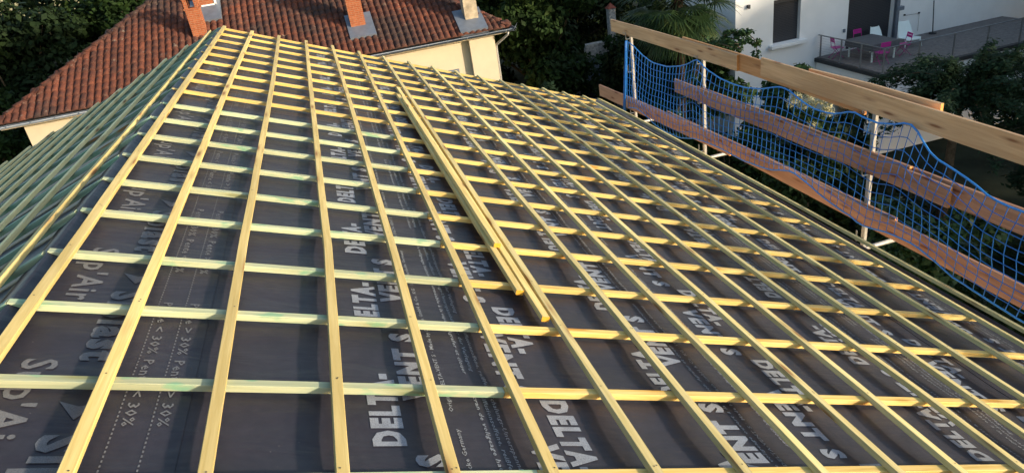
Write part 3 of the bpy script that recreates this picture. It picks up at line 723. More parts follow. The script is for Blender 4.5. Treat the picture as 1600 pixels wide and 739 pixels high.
# chimneys and flashings
def chim(cx, cy, w, d, ztop, mats, name='chimney', fl=None, pots=None):
    zb = plane_z(cy - d / 2) - .25
    c = MB(); c.box((cx, cy, (zb + ztop) / 2), (w, d, ztop - zb))
    o = c.build(name, mats, None, HL); rpart(o); bevel(o, .008); return o
def flashing(x0, x1, ya, yb):
    c = MB(); h = .13
    P = [(x0, ya), (x1, ya), (x1, yb), (x0, yb)]
    c.add([(x, y - h * s28, plane_z(y) + h * 1.0 + .02) for x, y in P] + [(x, y, plane_z(y) - .03) for x, y in P], [(0, 1, 2, 3), (0, 4, 5, 1), (1, 5, 6, 2), (2, 6, 7, 3), (3, 7, 4, 0)])
    o = c.build('flashing', MAT['zinc'], None, HL); rpart(o); return o
# A: slim brick stack with an open cap
ax, ay, aw = -2.70, 25.98, .44
c = MB(); zt = -.86 - .02
c.box((ax, ay, (plane_z(ay) - .3 + zt) / 2), (aw, .44, zt - plane_z(ay) + .3)); o = rpart(c.build('chimney', MAT['brick'], None, HL))
c = MB(); c.box((ax, ay, zt + .025), (aw + .07, .51, .05))
for sx in (-1, 1):
    for sy in (-1, 1): c.box((ax + sx * .165, ay + sy * .165, zt + .19), (.11, .11, .28))
c.box((ax, ay, zt + .36), (aw + .05, .49, .06))
rpart(c.build('chimney_cap', MAT['brick'], None, HL))
# B: low brick stack on a zinc apron behind A
c = MB(); c.box((-2.42, 27.42, -.70), (.62, .55, 1.0)); rpart(c.build('chimney', MAT['brick'], None, HL))
c = MB(); c.box((-2.42, 27.42, -.99), (.66, .59, .16)); c.box((-2.10, 27.42, -.6), (.05, .59, 1.0)); rpart(c.build('chimney_render', MAT['white'], None, HL))
flashing(-2.95, -1.95, 26.45, 27.6)
# C: brick stack in the middle of the slope
c = MB(); c.box((2.44, 25.02, -1.30), (.50, .50, 2.0)); rpart(c.build('chimney', MAT['brick'], None, HL))
c = MB(); c.box((2.44, 25.02, -2.32), (.54, .54, .20)); rpart(c.build('chimney_render', MAT['old_render'], None, HL))
flashing(2.06, 2.95, 24.32, 25.45)
# D: rendered stack at the eave
c = MB(); c.box((6.22, 24.33, -2.15), (.46, .46, 1.5)); o = rpart(c.build('chimney', MAT['old_render'], None, HL))
c = MB(); c.box((6.22, 24.33, -1.36), (.52, .52, .06)); rpart(c.build('chimney_cap', MAT['stone'], None, HL))
flashing(5.66, 6.62, YE + .02, 24.7)
c = MB(); h = .12
for y_, s_ in ((26.9, 1),):
    c.box((.17, 27.2, plane_z(27.2) + .08), (.50, .68, .07), Matrix.Rotation(math.radians(28), 3, 'X'))
o = rpart(c.build('skylight', MAT['zinc'], None, HL))
c2 = MB(); c2.box((.17, 27.2 - .04*s28, plane_z(27.2) + .125), (.40, .56, .02), Matrix.Rotation(math.radians(28), 3, 'X')); o2 = c2.build('skylight_glass', flat_mat('sky_glass', (.25, .32, .42), .08, .8), None, HL); rpart(o2)

# ================================================================== WHITE HOUSE WITH THE TERRACE
WH = (17.3, 25.6, -10.3)
wh = empty('white_house', WH, 'white rendered house with dark roller shutters and a raised railed terrace', 'house')
def wput(mb, name, mat, bev=0, par=None):
    o = mb.build(name, mat, None, WH)
    if par is None: put(o, wh)
    else: o.parent = par; o.location = (0, 0, 0)
    if bev: bevel(o, bev)
    return o
# front wall with real openings: window x 19.05-20.33 z -6.05..-4.3, door x 22.67-24.97 z -7..-4.75
yw = 25.6; T = .35; mb = MB()
def wallbox(x0, x1, z0, z1): mb.box(((x0 + x1) / 2, yw + T / 2, (z0 + z1) / 2), (x1 - x0, T, z1 - z0))
Zt = -.9; Zb = -10.3
wallbox(17.3, 19.05, Zb, Zt); wallbox(19.05, 20.33, Zb, -6.05); wallbox(19.05, 20.33, -4.28, Zt); wallbox(20.33, 22.67, Zb, Zt)
wallbox(22.67, 24.97, Zb, -7.0); wallbox(22.67, 24.97, -4.6, Zt); wallbox(24.97, 36, Zb, Zt)
mb.box((17.3 + T/2, 28.6, (Zt + Zb) / 2), (T, 5.28, Zt - Zb)); mb.box((26.65, 31.42, (Zt + Zb) / 2), (18.7, T, Zt - Zb)); mb.box((36 - T/2, 28.6, (Zt+Zb)/2), (T, 5.28, Zt - Zb))
bm_w = wput(mb, 'wall', MAT['white'])
mb = MB(); mb.box((26.65, 28.6, Zt + .1), (19.4, 6.6, .18)); wput(mb, 'roof_slab', MAT['coping'])
mb = MB(); mb.box((19.69, yw + .20, -5.16), (1.28, .04, 1.78)); win = wput(mb, 'roller_shutter', MAT['shutter'])
mb = MB(); mb.box((19.69, yw + .12, -4.36), (1.28, .18, .16)); wput(mb, 'shutter_box', MAT['dark'], par=win)
mb = MB(); mb.box((19.72, yw - .08, -6.14), (1.72, .34, .14)); wput(mb, 'window_sill', MAT['white'], .01)
mb = MB(); mb.box((23.82, yw + .22, -5.8), (2.30, .04, 2.42)); wput(mb, 'roller_shutter', MAT['shutter'])
mb = MB(); mb.box((25.05, yw - .10, -5.87), (.16, .16, 2.25)); mb.box((25.16, yw - .12, -5.62), (.34, .20, .16)); wput(mb, 'downpipe', MAT['zinc'], .01)
mb = MB(); mb.box((17.86, yw - .05, -4.30), (.11, .10, .12)); mb.box((17.86, yw - .10, -4.36), (.07, .05, .05)); wput(mb, 'wall_lamp', MAT['dark'])
mb = MB(); mb.box((22.5, yw - .04, -6.1), (.07, .08, .14)); wput(mb, 'socket', MAT['zinc'])
mb = MB(); mb.box((25.55, yw - .03, -5.98), (.06, .06, .06)); mb.box((26.3, yw - .03, -6.02), (.06, .06, .06)); mb.tube([(25.55, yw - .05, -6.0), (26.3, yw - .05, -6.04)], .006, 5); mb.tube([(26.3, yw - .05, -6.04), (26.32, yw - .05, -6.8)], .006, 5); wput(mb, 'wall_hooks', MAT['dark'])
# terrace block, side face towards us with the garage opening
tx0, tx1, ty0, ty1 = 21.2, 31, 21.75, 25.6; mb = MB()
def tb(x0, x1, y0, y1, z0, z1): mb.box(((x0 + x1)/2, (y0 + y1)/2, (z0 + z1)/2), (x1 - x0, y1 - y0, z1 - z0))
tb(tx0, tx0 + .25, 24.32, ty1 - .01, Zb, -7.16); tb(tx0, tx0 + .25, ty0, 22.45, Zb, -7.16); tb(tx0, tx0 + .25, 22.45, 24.32, -8.70, -7.16)
tb(tx0 + .25, tx1, ty0, ty0 + .25, Zb, -7.16)
wput(mb, 'terrace_wall', MAT['white'])
mb = MB(); mb.box((tx0 + 1.2, 23.4, -9.5), (.06, 3.0, 1.7)); wput(mb, 'garage_shade_panel', MAT['dark'])  # dark panel set back in the opening, standing in for the garage's shade
mb = MB(); mb.box((26.05, 23.62, -7.08), (9.9, 3.92, .16)); wput(mb, 'terrace_edge', MAT['coping'], .01)
mb = MB()
for k in range(27):
    y = ty0 + .12 + k * .140
    if y > ty1 - .08: break
    mb.box((26.1, y, -6.99), (9.7, .132, .024))
wput(mb, 'terrace_deck', MAT['deck'])
mb = MB(); mb.tube([(tx0 - .02, 24.10, -7.50), (tx0 - .14, 24.10, -7.50)], .05, 10); mb.box((tx0 - .15, 24.10, -7.54), (.12, .14, .12)); wput(mb, 'wall_lamp', MAT['white'])
# railing
mb = MB(); zr0, zr1 = -7.0, -6.05; px_ = tx0 + .06
rail = wput(MB().tube([(px_, 25.58, zr1), (px_, ty0 + .06, zr1), (tx1 - .1, ty0 + .06, zr1)], .024, 8), 'handrail', MAT['steel'])
for (x, y) in [(px_, 25.42), (px_, 24.16), (px_, 23.02), (px_, ty0 + .06)] + [(px_ + 1.6 * k, ty0 + .06) for k in range(1, 7)]:
    m2 = MB(); m2.box((x, y, (zr0 + zr1) / 2), (.045, .045, zr1 - zr0)); m2.box((x, y, zr0 + .01), (.12, .12, .012)); wput(m2, 'railing_post', MAT['steel'])
m2 = MB()
for k in range(1, 8):
    z = zr0 + .1 + k * .105
    m2.tube([(px_, 25.58, z), (px_, ty0 + .06, z)], .0035, 4); m2.tube([(px_, ty0 + .06, z), (tx1 - .1, ty0 + .06, z)], .0035, 4)
wput(m2, 'railing_cable', MAT['steel'])

# terrace furniture (feet at z = -6.975)
ZD = -6.976
tb_ = empty('garden_table', (22.55, 23.95, ZD), 'rectangular garden table under a grey cloth on the terrace', 'table')
m2 = MB(); m2.box((22.55, 23.95, ZD + .71), (1.22, 1.5, .035)); put(bevel(m2.build('tabletop', MAT['wplastic'], None, tuple(tb_.location)), .006), tb_)
m2 = MB(); Xa, Xb, Ya, Yb = 21.91, 23.19, 23.17, 24.73; zt = ZD + .734
top = [(x, y) for x, y in ((Xa, Ya), (Xb, Ya), (Xb, Yb), (Xa, Yb))]; per = []
for a, b in zip(top, top[1:] + top[:1]):
    for f in np.linspace(0, 1, 9)[:-1]: per.append((a[0] + (b[0]-a[0])*f, a[1] + (b[1]-a[1])*f))
n_ = len(per); vs = [(x, y, zt) for x, y in per]
cxx, cyy = 22.55, 23.95
for i, (x, y) in enumerate(per):
    o_ = 1 + .02 + .02 * math.sin(i * 2.1); vs.append((cxx + (x - cxx) * o_, cyy + (y - cyy) * o_, zt - .26 - .03 * math.sin(i * 1.3)))
m2.add(vs, [tuple(range(n_))] + [(i, (i+1) % n_, n_ + (i+1) % n_, n_ + i) for i in range(n_)])
tag(m2.build('tablecloth', MAT['cloth']), 'dark grey cloth draped over the terrace table', 'tablecloth')
for sx in (-1, 1):
    for sy in (-1, 1):
        m2 = MB(); m2.box((22.55 + sx * .52, 23.95 + sy * .66, ZD + .345), (.05, .05, .69)); put(m2.build('leg', MAT['wplastic'], None, tuple(tb_.location)), tb_)
def bistro(x, y, rz, label):
    e = empty('folding_chair', (x, y, ZD), label, 'chair', 'magenta folding chairs round the terrace table'); e.rotation_euler[2] = rz
    def pt(m_, nm, mat=MAT['magenta']): o = m_.build(nm, mat); o.parent = e; return o
    m_ = MB()
    for k in range(5): m_.box((0, -.17 + k * .085, .45), (.40, .07, .015))
    pt(m_, 'seat')
    m_ = MB(); m_.box((0, .215, .74), (.38, .015, .09)); m_.box((0, .225, .84), (.38, .015, .08)); pt(m_, 'backrest')
    for s_ in (-1, 1):
        m_ = MB(); m_.tube([(s_ * .20, -.24, 0), (s_ * .20, .16, .47), (s_ * .19, .23, .88)], .011, 6); pt(m_, 'leg')
        m_ = MB(); m_.tube([(s_ * .175, .26, 0), (s_ * .175, -.18, .45)], .011, 6); pt(m_, 'leg')
    m_ = MB(); m_.tube([(-.2, -.2, .05), (.2, -.2, .05)], .008, 5); pt(m_, 'stretcher')
    return e
bistro(21.62, 24.85, math.radians(75), 'magenta folding chair nearest the house wall, at the left end of the table')
bistro(23.0, 25.15, math.radians(0), 'magenta folding chair behind the table, against the dark shutter')
bistro(22.15, 22.92, math.radians(170), 'magenta folding chair in front of the table beside the railing corner')
bistro(23.55, 23.35, math.radians(-105), 'magenta folding chair at the right end of the table, turned sideways')
def shell_chair(x, y, rz, sc, label, name, cat, grp=None):
    e = empty(name, (x, y, ZD), label, cat, grp); e.rotation_euler[2] = rz; e.scale = (sc, sc, sc)
    prof = [(-.34, .30), (-.30, .36), (0, .33), (.20, .30), (.28, .40), (.40, .70), (.50, .92), (.52, .95)]
    m_ = MB(); vs = []; W_ = [.30, .32, .33, .33, .32, .28, .22, .20]
    for (yy, zz), w in zip(prof, W_):
        for f in (-1, -.85, -.4, 0, .4, .85, 1): vs.append((f * w, yy, zz + (.035 if abs(f) == 1 else 0) - .012 * (1 - abs(f))))
    fs = [(i*7+k, i*7+k+1, (i+1)*7+k+1, (i+1)*7+k) for i in range(len(prof)-1) for k in range(6)]
    m_.add(vs, fs, 0, True); o = m_.build('seat_shell', MAT['wplastic']); o.parent = e; sm = o.modifiers.new('s', 'SOLIDIFY'); sm.thickness = .02
    for s_ in (-1, 1):
        for fy in (-1, 1):
            m_ = MB(); m_.tube([(s_ * .30, (-.26 if fy < 0 else .22), .33), (s_ * .36, (-.36 if fy < 0 else .40), 0)], [.035, .02], 8); o = m_.build('leg', MAT['wplastic']); o.parent = e
    return e
shell_chair(24.75, 24.35, math.radians(-12), 1.0, 'large white moulded lounge chair standing alone right of the terrace table', 'lounge_chair', 'chair')
shell_chair(23.85, 25.0, math.radians(-10), .85, 'white moulded chair tucked behind the terrace table, only its back showing', 'lounge_chair', 'chair')
m2 = MB(); m2.tube([(26.85, 25.25, ZD), (26.75, 25.3, -5.55)], .022, 8); m2.tube([(26.85, 25.25, ZD), (26.85, 25.25, ZD + .06)], .16, 12)
tag(m2.build('parasol_pole', MAT['dark']), 'thin dark pole leaning on the terrace wall at the right', 'pole')

# ================================================================== PLANTS
def leaf_cloud(centers, radii, n, size, name, mat, origin, elong=1.8, flat=0.0, droop=0.0, shell=.62):
    """n small pointed leaf faces gathered in clumps"""
    centers = np.array(centers, float); radii = np.array(radii, float)
    pr = radii ** 2; pr /= pr.sum(); idx = rng.choice(len(centers), n, p=pr)
    d = rng.normal(size=(n, 3)); d /= np.linalg.norm(d, axis=1)[:, None]
    rr = radii[idx] * (shell + (1 - shell) * rng.random(n)) * (1 + .18 * rng.normal(size=n))
    P = centers[idx] + d * rr[:, None] * np.array([1, 1, .8])
    nrm_ = d * .6 + rng.normal(size=(n, 3)) * .55 + np.array([0, 0, .5 + flat]); nrm_ /= np.linalg.norm(nrm_, axis=1)[:, None]
    a = rng.normal(size=(n, 3)); a[:, 2] -= droop; a -= (a * nrm_).sum(1)[:, None] * nrm_; a /= np.linalg.norm(a, axis=1)[:, None]
    b = np.cross(nrm_, a); sz = size * (.6 + .8 * rng.random(n))[:, None]
    V = np.stack([P - a * sz * elong * .5, P + b * sz * .5 - a * sz * .05, P + a * sz * elong * .5, P - b * sz * .5 - a * sz * .05], 1).reshape(-1, 3) - np.array(origin)
    me = bpy.data.meshes.new(name); me.vertices.add(4 * n); me.vertices.foreach_set('co', V.ravel())
    me.loops.add(4 * n); me.loops.foreach_set('vertex_index', np.arange(4 * n)); me.polygons.add(n)
    me.polygons.foreach_set('loop_start', np.arange(0, 4 * n, 4)); me.polygons.foreach_set('loop_total', np.full(n, 4)); me.materials.append(mat); me.update(calc_edges=True)
    ob = bpy.data.objects.new(name, me); COL.objects.link(ob); return ob
def blobs(c, rx, ry, rz, n, rmin, rmax, seed):
    r = np.random.default_rng(seed); out = []; rad = []
    for _ in range(n):
        d = r.normal(size=3); d /= np.linalg.norm(d); k = r.random() ** .45
        out.append((c[0] + d[0]*rx*k, c[1] + d[1]*ry*k, c[2] + d[2]*rz*k)); rad.append(r.uniform(rmin, rmax))
    return out, rad
def tree(name, label, cat, x, y, zc, rx, ry, rz, nb, rb, nl, size, mat, seed, group=None, trunk_r=.22, ground=-10.3, **kw):
    e = empty(name, (x, y, ground), label, cat, group); org = (x, y, ground)
    C_, R_b = blobs((x, y, zc), rx, ry, rz, nb, rb[0], rb[1], seed)
    o = leaf_cloud(C_, R_b, nl, size, 'crown', mat, org, **kw); o.parent = e
    m_ = MB(); base = Vector((x, y, ground)); mid = Vector((x + .2, y, max(ground + .4, zc - rz * .55)))
    m_.tube([base - Vector((0,0,.1)), base.lerp(mid, .5) + Vector((.08, 0, 0)), mid, Vector((x, y, zc + rz * .3))], [trunk_r, trunk_r * .8, trunk_r * .62, trunk_r * .25], 9)
    r = random.Random(seed)
    for k in range(min(nb, 16)):
        c = Vector(C_[k]); s0 = base.lerp(mid, r.uniform(.75, 1)); 
        m_.tube([s0, s0.lerp(c, .5) + Vector((0, 0, -.15)), c], [trunk_r * .4, trunk_r * .25, trunk_r * .06], 6)
    o = m_.build('trunk', MAT['bark'], None, org); put(o, e); return e
# large dark broadleaf tree between the two houses, and its neighbours
tree('broadleaf_tree', 'big dense broadleaf tree just right of the cream house corner', 'tree', 10.9, 33.5, -4.6, 3.6, 3.4, 5.2, 60, (.7, 1.35), 30000, .17, MAT['leaf'], 11)
tree('broadleaf_tree', 'darker broadleaf tree behind the palm and the small stone pillar', 'tree', 16.0, 43.5, -4.2, 4.2, 3.2, 5.5, 55, (.8, 1.5), 20000, .2, MAT['leaf_dark'], 12)
tree('broadleaf_tree', 'dark tree filling the gap above the tiled ridge cap, left of the big tree', 'tree', 8.3, 43.0, -3.6, 3.6, 3.0, 5.6, 50, (.8, 1.4), 16000, .2, MAT['leaf'], 13)
for i, (x, y, r, zc, sd, mt, lab) in enumerate([
    (-8.0, 43.5, 4.2, -2.0, 21, 'leaf', 'bright-topped tree behind the left hip of the tiled roof'),
    (-14.5, 40.5, 4.0, -3.4, 22, 'leaf_dark', 'dark tree at the far left beyond the tiled roof'),
    (-20.5, 38.0, 4.4, -3.2, 23, 'leaf', 'tree at the left edge beyond the dark tree'),
    (-12.5, 31.5, 2.0, -4.4, 24, 'leaf', 'small light green tree low beside the left end of the tiled roof')]):
    tree('broadleaf_tree', lab, 'tree', x, y, zc, r, r * .8, r * 1.05 if r > 2.5 else r * 1.2, 45, (.7, 1.3) if r > 2.5 else (.4, .8), 14000 if r > 2.5 else 7000, .2 if r > 2.5 else .15, MAT[mt], sd)
# hedge / backdrop of woods behind everything
hc = []; hr = []
for x in np.arange(-34, 44, 1.3):
    for z in (-8.5, -6, -3.5, -1):
        hc.append((x + random.uniform(-.6, .6), 50 + random.uniform(-1.5, 1.5) + max(0, x - 10) * .05, z + random.uniform(-.6, .6))); hr.append(random.uniform(1.1, 1.9))
o = leaf_cloud(hc, hr, 42000, .28, 'woodland', MAT['leaf_dark'], (0, 50, -10)); o.location = (0, 50, -10); tag(o, 'dark mass of trees behind the houses', 'trees', kind='stuff')
# dark evergreen bush with upright tips at the far corner of the roof
tree('evergreen_bush', 'low feathery evergreen bush just beyond the far verge of the new roof', 'bush', 8.75, 25.2, -7.8, 1.7, 1.2, 2.1, 26, (.35, .7), 9000, .11, MAT['leaf_fern'], 31, trunk_r=.08, elong=3.0)
tree('hedge_bush', 'round dark bush beneath the small stone pillar', 'bush', 17.6, 37.4, -8.6, 1.9, 1.3, 1.5, 26, (.4, .7), 8000, .12, MAT['leaf'], 32, trunk_r=.08)
# palm
def palm(x, y, ztop, label):
    e = empty('fan_palm', (x, y, -10.3), label, 'palm'); org = Vector((x, y, -10.3)); m_ = MB()
    pts = [org, org + Vector((.1, .1, 2.6)), Vector((x, y, ztop - 1.0)), Vector((x, y, ztop))]
    m_.tube(pts, [.15, .13, .18, .18], 12)
    for k in range(150):
        a = random.uniform(0, 2*PI); z = ztop - random.uniform(0, 1.6); r = .17
        p = Vector((x + r*math.cos(a), y + r*math.sin(a), z)); q2 = p + Vector((.14*math.cos(a), .14*math.sin(a), random.uniform(-.25, .1)))
        m_.tube([p, q2], [.03, .006], 4)
    o = m_.build('trunk', MAT['fibre'], None, tuple(org)); put(o, e)
    for k in range(64):
        az = k * 2.399963; el = math.radians(78 - 138 * (k / 63) ** .9) + random.uniform(-.1, .1)
        m_ = MB(); st = Vector((x, y, ztop)); d = Vector((math.cos(az)*math.cos(el), math.sin(az)*math.cos(el), math.sin(el)))
        L_ = random.uniform(1.0, 1.35); m1 = st + d * L_ * .5 + Vector((0, 0, .03)); hub = st + d * L_ - Vector((0, 0, .10))
        m_.tube([st, m1, hub], [.018, .013, .010], 5)
        side = d.cross(Vector((0, 0, 1))).normalized(); nn = side.cross(d).normalized()
        for q in range(30):
            th_ = math.radians(-118 + 236 * q / 29); ll = (1.02 + random.uniform(-.06, .06)) * (1 - .22 * abs(th_) / 2)
            dd = (d * math.cos(th_) + side * math.sin(th_)).normalized(); ww = nn.cross(dd).normalized() * .031
            a0 = hub; a1 = hub + dd * ll * .5 - Vector((0, 0, .02)); a2 = hub + dd * ll - Vector((0, 0, .10 + .30 * random.random() * (1 if q % 2 else .6)))
            fold = nn * .012 * (1 if q % 2 else -1)
            m_.add([a0 - ww * .3, a0 + ww * .3, a1 + ww + fold, a1 - ww, a2 + ww * .15, a2 - ww * .15], [(0, 1, 2, 3), (3, 2, 4, 5)])
        o = m_.build('frond', MAT['palm'], None, tuple(org)); put(o, e)
    return e
palm(13.35, 22.9, -2.95, 'fan palm with drooping green fronds rising behind the top guard board')
# shrubs around the white house and below the scaffold
def shrub(label, x, y, z0, z1, r, n, size, mat, seed, name='shrub', **kw):
    zc = (z0 + z1) / 2; return tree(name, label, 'shrub', x, y, zc, r, r, (z1 - z0) / 2, 26, (r * .22, r * .42), n, size, MAT[mat], seed, trunk_r=.06, **kw)
shrub('dark upright laurel shrub against the white wall below the shuttered window', 15.0, 18.6, -10.3, -4.45, .95, 11000, .12, 'leaf_blue', 41)
shrub('shrub under the palm fronds, seen through the far half of the net', 11.9, 17.6, -10.3, -4.3, 1.6, 14000, .11, 'leaf', 42)
shrub('broad green shrub behind the middle post of the net', 11.4, 14.6, -10.3, -5.6, 1.55, 11000, .10, 'leaf', 43)
shrub('bushy shrub at the far end of the net beyond the gathered edge', 10.6, 20.6, -10.3, -7.2, 1.6, 9000, .10, 'leaf_fern', 44)
shrub('low dark shrub below the near half of the net', 10.9, 10.2, -10.3, -7.0, 1.7, 10000, .11, 'leaf_dark', 45)
shrub('leafy shrub showing between bottom board and roof edge', 8.6, 8.2, -10.3, -6.6, 1.2, 8000, .10, 'leaf_blue', 46)
shrub('green shrub behind the nearest post and the middle board', 12.0, 9.9, -10.3, -5.0, 1.2, 8000, .11, 'leaf_blue', 47)
shrub('dark shrub close under the far end of the bottom board', 8.6, 12.6, -10.3, -6.6, 1.4, 8000, .10, 'leaf_dark', 48)
# cream-flowered shrub: leaves plus flower sprays
shrub('tall dark shrub beside the shaded side wall of the white house', 15.6, 26.3, -10.3, -4.0, 1.6, 14000, .13, 'leaf', 53)
shrub('tall shrub farther along the shaded side wall, behind the palm trunk', 14.6, 28.4, -10.3, -3.4, 1.9, 15000, .13, 'leaf_dark', 54)
shrub('rounded bush left of the palm trunk, behind the farthest net bay', 10.0, 18.4, -10.3, -5.6, 1.5, 12000, .10, 'leaf', 55)
shrub('dark bush between the cream-flowered shrub and the garage pillar', 13.9, 15.2, -10.3, -5.15, 1.1, 11000, .10, 'leaf_dark', 56)
e = shrub('shrub with cream feathery flower sprays behind the net', 12.3, 14.2, -10.3, -4.55, .95, 6000, .09, 'leaf', 49)
cs = []; rs = []
for k in range(16):
    f = k / 15; cs.append((12.15 + .25 * random.uniform(-1, 1), 14.1 + .7 * random.uniform(-1, 1), -5.6 + 1.35 * random.random())); rs.append(.13)
o = leaf_cloud(cs, rs, 1600, .035, 'flower_spray', MAT['flower'], (12.3, 14.2, -10.3), elong=2.5); o.parent = e
# arching branch shrub by the house corner
e = empty('arching_shrub', (12.3, 17.9, -10.3), 'shrub with a long leafy branch arching in front of the white wall corner', 'shrub')
m_ = MB(); cs = []; rs = []
ARCH = [(10.9, 18.6, -5.6), (11.75, 18.17, -3.79), (12.23, 17.85, -3.30), (12.63, 17.58, -3.30), (12.85, 17.4, -3.57), (12.88, 17.38, -4.05)]
for k in range(7):
    sh = Vector((0, 0, 0)) if k == 0 else Vector((random.uniform(-1.1, .1), random.uniform(-.5, .6), random.uniform(-1.0, -.15)))
    pts = [Vector(p) + sh * (i / 5) for i, p in enumerate(ARCH)]
    if k: pts = pts[:4]
    pts = [Vector((12.2, 18.0, -7.2))] + pts
    m_.tube(pts, [.03 - .0035 * i for i in range(len(pts))], 5)
    for p, q_ in zip(pts[1:-1], pts[2:]):
        for f in (0, .33, .66, 1):
            for _ in range(2): cs.append(tuple(p.lerp(q_, f) + Vector((random.gauss(0, .07), random.gauss(0, .07), random.gauss(0, .05))))); rs.append(random.uniform(.06, .13))
m_.tube([(12.2, 18, -10.3), (12.2, 18, -7.2)], [.08, .04], 7)
o = m_.build('stem', MAT['bark'], None, (12.3, 17.9, -10.3)); put(o, e)
o = leaf_cloud(cs, rs, 4200, .055, 'foliage', MAT['leaf_blue'], (12.3, 17.9, -10.3), shell=.3); o.parent = e
# feathery tree at the right, flat tiers of fine leaves
e = empty('feathery_tree', (17.6, 15.6, -10.3), 'dark feathery tree with layered foliage in front of the terrace corner', 'tree')
cs = []; rs = []; r = np.random.default_rng(5)
m_ = MB(); m_.tube([(17.9, 15.2, -10.3), (17.9, 15.2, -7.2), (18.0, 15.2, -5.2)], [.16, .12, .05], 8)
for k in range(46):
    a = r.uniform(0, 2*PI); rad = r.uniform(.3, 2.9); z = -4.4 - .42 * rad + r.uniform(-.35, .35) - (0 if k % 3 else 1.0)
    tip = Vector((18.1 + rad*math.cos(a)*1.15, 15.2 + rad*math.sin(a), z)); st = Vector((18.0, 15.2, -6.2 + r.uniform(0, .9)))
    m_.tube([st, st.lerp(tip, .5) + Vector((0, 0, .25)), tip], [.03, .018, .006], 5)
    for t in np.linspace(.35, 1.05, 7):
        p = st.lerp(tip, t) + Vector((0, 0, .35 * 4 * t * (1 - t) * .5)); cs.append(tuple(p)); rs.append(.26)
o = m_.build('trunk', MAT['bark'], None, (17.6, 15.6, -10.3)); put(o, e)
o = leaf_cloud(cs, rs, 26000, .05, 'crown', MAT['leaf_fern'], (17.6, 15.6, -10.3), elong=3.0, flat=1.2, shell=.2); o.parent = e
tree('feathery_tree', 'second feathery tree to the right of the terrace, nearer the eye', 'tree', 21.5, 14.0, -7.0, 2.4, 2.0, 2.2, 30, (.4, .8), 12000, .09, MAT['leaf_fern'], 51, elong=2.6, flat=1.0)
tree('broadleaf_tree', 'dark tree low below the near guard boards', 'tree', 13.4, 7.6, -8.0, 1.8, 1.8, 1.9, 28, (.4, .8), 11000, .11, MAT['leaf_dark'], 52, trunk_r=.1)
# ground cover
cs = [(random.uniform(5.6, 20), random.uniform(3, 36), -10.15) for _ in range(500)]
o = leaf_cloud(cs, [random.uniform(.3, .8) for _ in cs], 26000, .13, 'ground_cover', MAT['leaf_dark'], (10, 15, -10.3)); o.location = (10, 15, -10.3); tag(o, 'dark low ground cover in the gardens', 'plants', kind='stuff')

# unseen trees added out of view to the right: they shade the gardens and the white house from the low sun
for i, (x, y, zc, r) in enumerate([(36, 18, -4.0, 4.6), (41, 11, -4.0, 4.6), (33.5, 12, -5.2, 3.4), (30, 5, -6.2, 3.6), (26, -1, -6.4, 3.6), (24, -7, -6.6, 3.6), (45, 18, -3, 4.6)]):
    tree('sun_block_tree', 'unseen dark tree added to block the low sun, out of view to the right', 'tree', x, y, zc, r, r, r, 40, (1.0, 1.7), 9000, .42, MAT['leaf_dark'], 60 + i, group='unseen trees added to block the low sun')

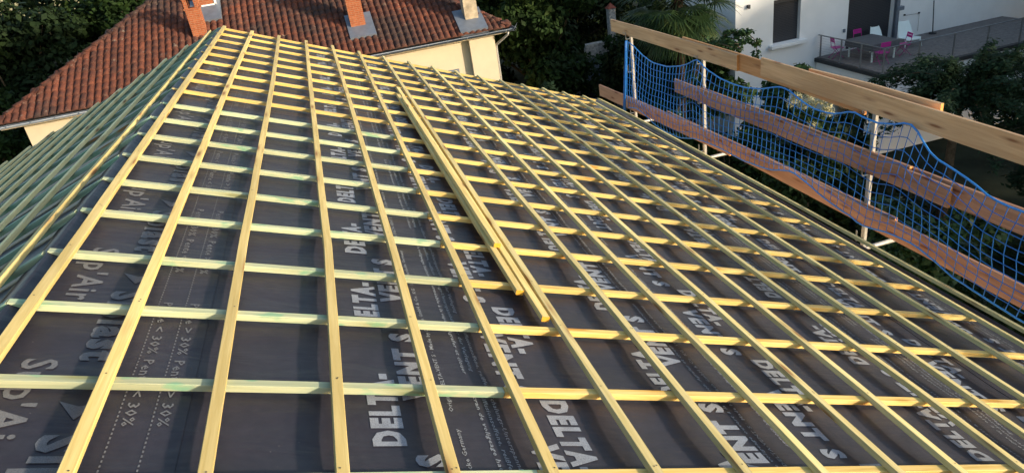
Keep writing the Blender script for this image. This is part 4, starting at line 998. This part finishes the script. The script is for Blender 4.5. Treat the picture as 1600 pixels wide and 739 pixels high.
# ================================================================== SMALL THINGS FAR BACK
e = empty('stone_pillar', (17.36, 38.7, -10.3), 'slim pale stone pillar with a red cap at the end of the garden wall', 'pillar')
m2 = MB(); m2.box((17.36, 38.7, -7.95), (.42, .42, 4.7)); put(bevel(m2.build('shaft', MAT['stone'], None, tuple(e.location)), .03), e)
m2 = MB(); m2.add([(17.36 + a, 38.7 + b, -5.6) for a, b in ((-.26, -.26), (.26, -.26), (.26, .26), (-.26, .26))] + [(17.36, 38.7, -5.3)], [(3, 2, 1, 0), (0, 1, 4), (1, 2, 4), (2, 3, 4), (3, 0, 4)]); put(m2.build('cap', MAT['redcap'], None, tuple(e.location)), e)
m2 = MB(); m2.box((16.4, 38.9, -8.85), (1.5, .35, 2.9)); tag(bevel(m2.build('garden_wall', MAT['stone']), .03), 'low pale stone garden wall beside the red-capped pillar', 'wall')
e = empty('wheelie_bin', (14.6, 31.2, -10.3), 'dark wheeled rubbish bin with a small pale label at the end of the path', 'bin')
m2 = MB(); bz = -10.3
m2.add([(14.6 + sx * w, 31.2 + sy * w * 1.1, bz + z) for z, w in ((.1, .25), (1.0, .31)) for sx, sy in ((-1, -1), (1, -1), (1, 1), (-1, 1))], [(0, 3, 2, 1), (4, 5, 6, 7), (0, 1, 5, 4), (1, 2, 6, 5), (2, 3, 7, 6), (3, 0, 4, 7)]); put(bevel(m2.build('body', MAT['dark'], None, tuple(e.location)), .02), e)
m2 = MB(); m2.box((14.6, 31.2, bz + 1.04), (.68, .74, .06)); put(bevel(m2.build('lid', flat_mat('bin_lid', (.02, .06, .03), .5), None, tuple(e.location)), .02), e)
for s_ in (-1, 1):
    m2 = MB(); m2.tube([(14.6 + s_ * .24, 31.5, bz + .1), (14.6 + s_ * .31, 31.5, bz + .1)], .1, 12); put(m2.build('wheel', MAT['dark'], None, tuple(e.location)), e)
m2 = MB(); m2.box((14.6, 30.845, bz + .80), (.22, .004, .1)); put(m2.build('label_plate', MAT['stone'], None, tuple(e.location)), e)
e = empty('garden_shed', (13.9, 34.0, -10.3), 'pale blue-grey shed front showing in the dark between tree and path', 'shed')
m2 = MB(); m2.box((13.9, 34.6, -8.9), (1.5, 1.4, 2.6)); put(m2.build('wall', flat_mat('blue_grey_paint', (.20, .22, .27), .8), None, tuple(e.location)), e)
m2 = MB(); m2.box((13.9, 34.6, -7.54), (1.8, 1.7, .08), Matrix.Rotation(.12, 3, 'X')); put(m2.build('roof', MAT['coping'], None, tuple(e.location)), e)
m2 = MB(); m2.box((13.75, 33.88, -9.2), (.75, .04, 1.9)); put(m2.build('door', MAT['coping'], None, tuple(e.location)), e)
e = empty('woodpile', (15.2, 17.2, -10.3), 'stack of dark brown boards in the garden below the near boards', 'woodpile')
for k in range(7):
    m2 = MB(); m2.box((15.2 + random.uniform(-.1, .1), 17.2, -10.2 + .16 * k), (2.4, 1.2, .09)); put(m2.build('board', MAT['plank_red'], None, tuple(e.location)), e)
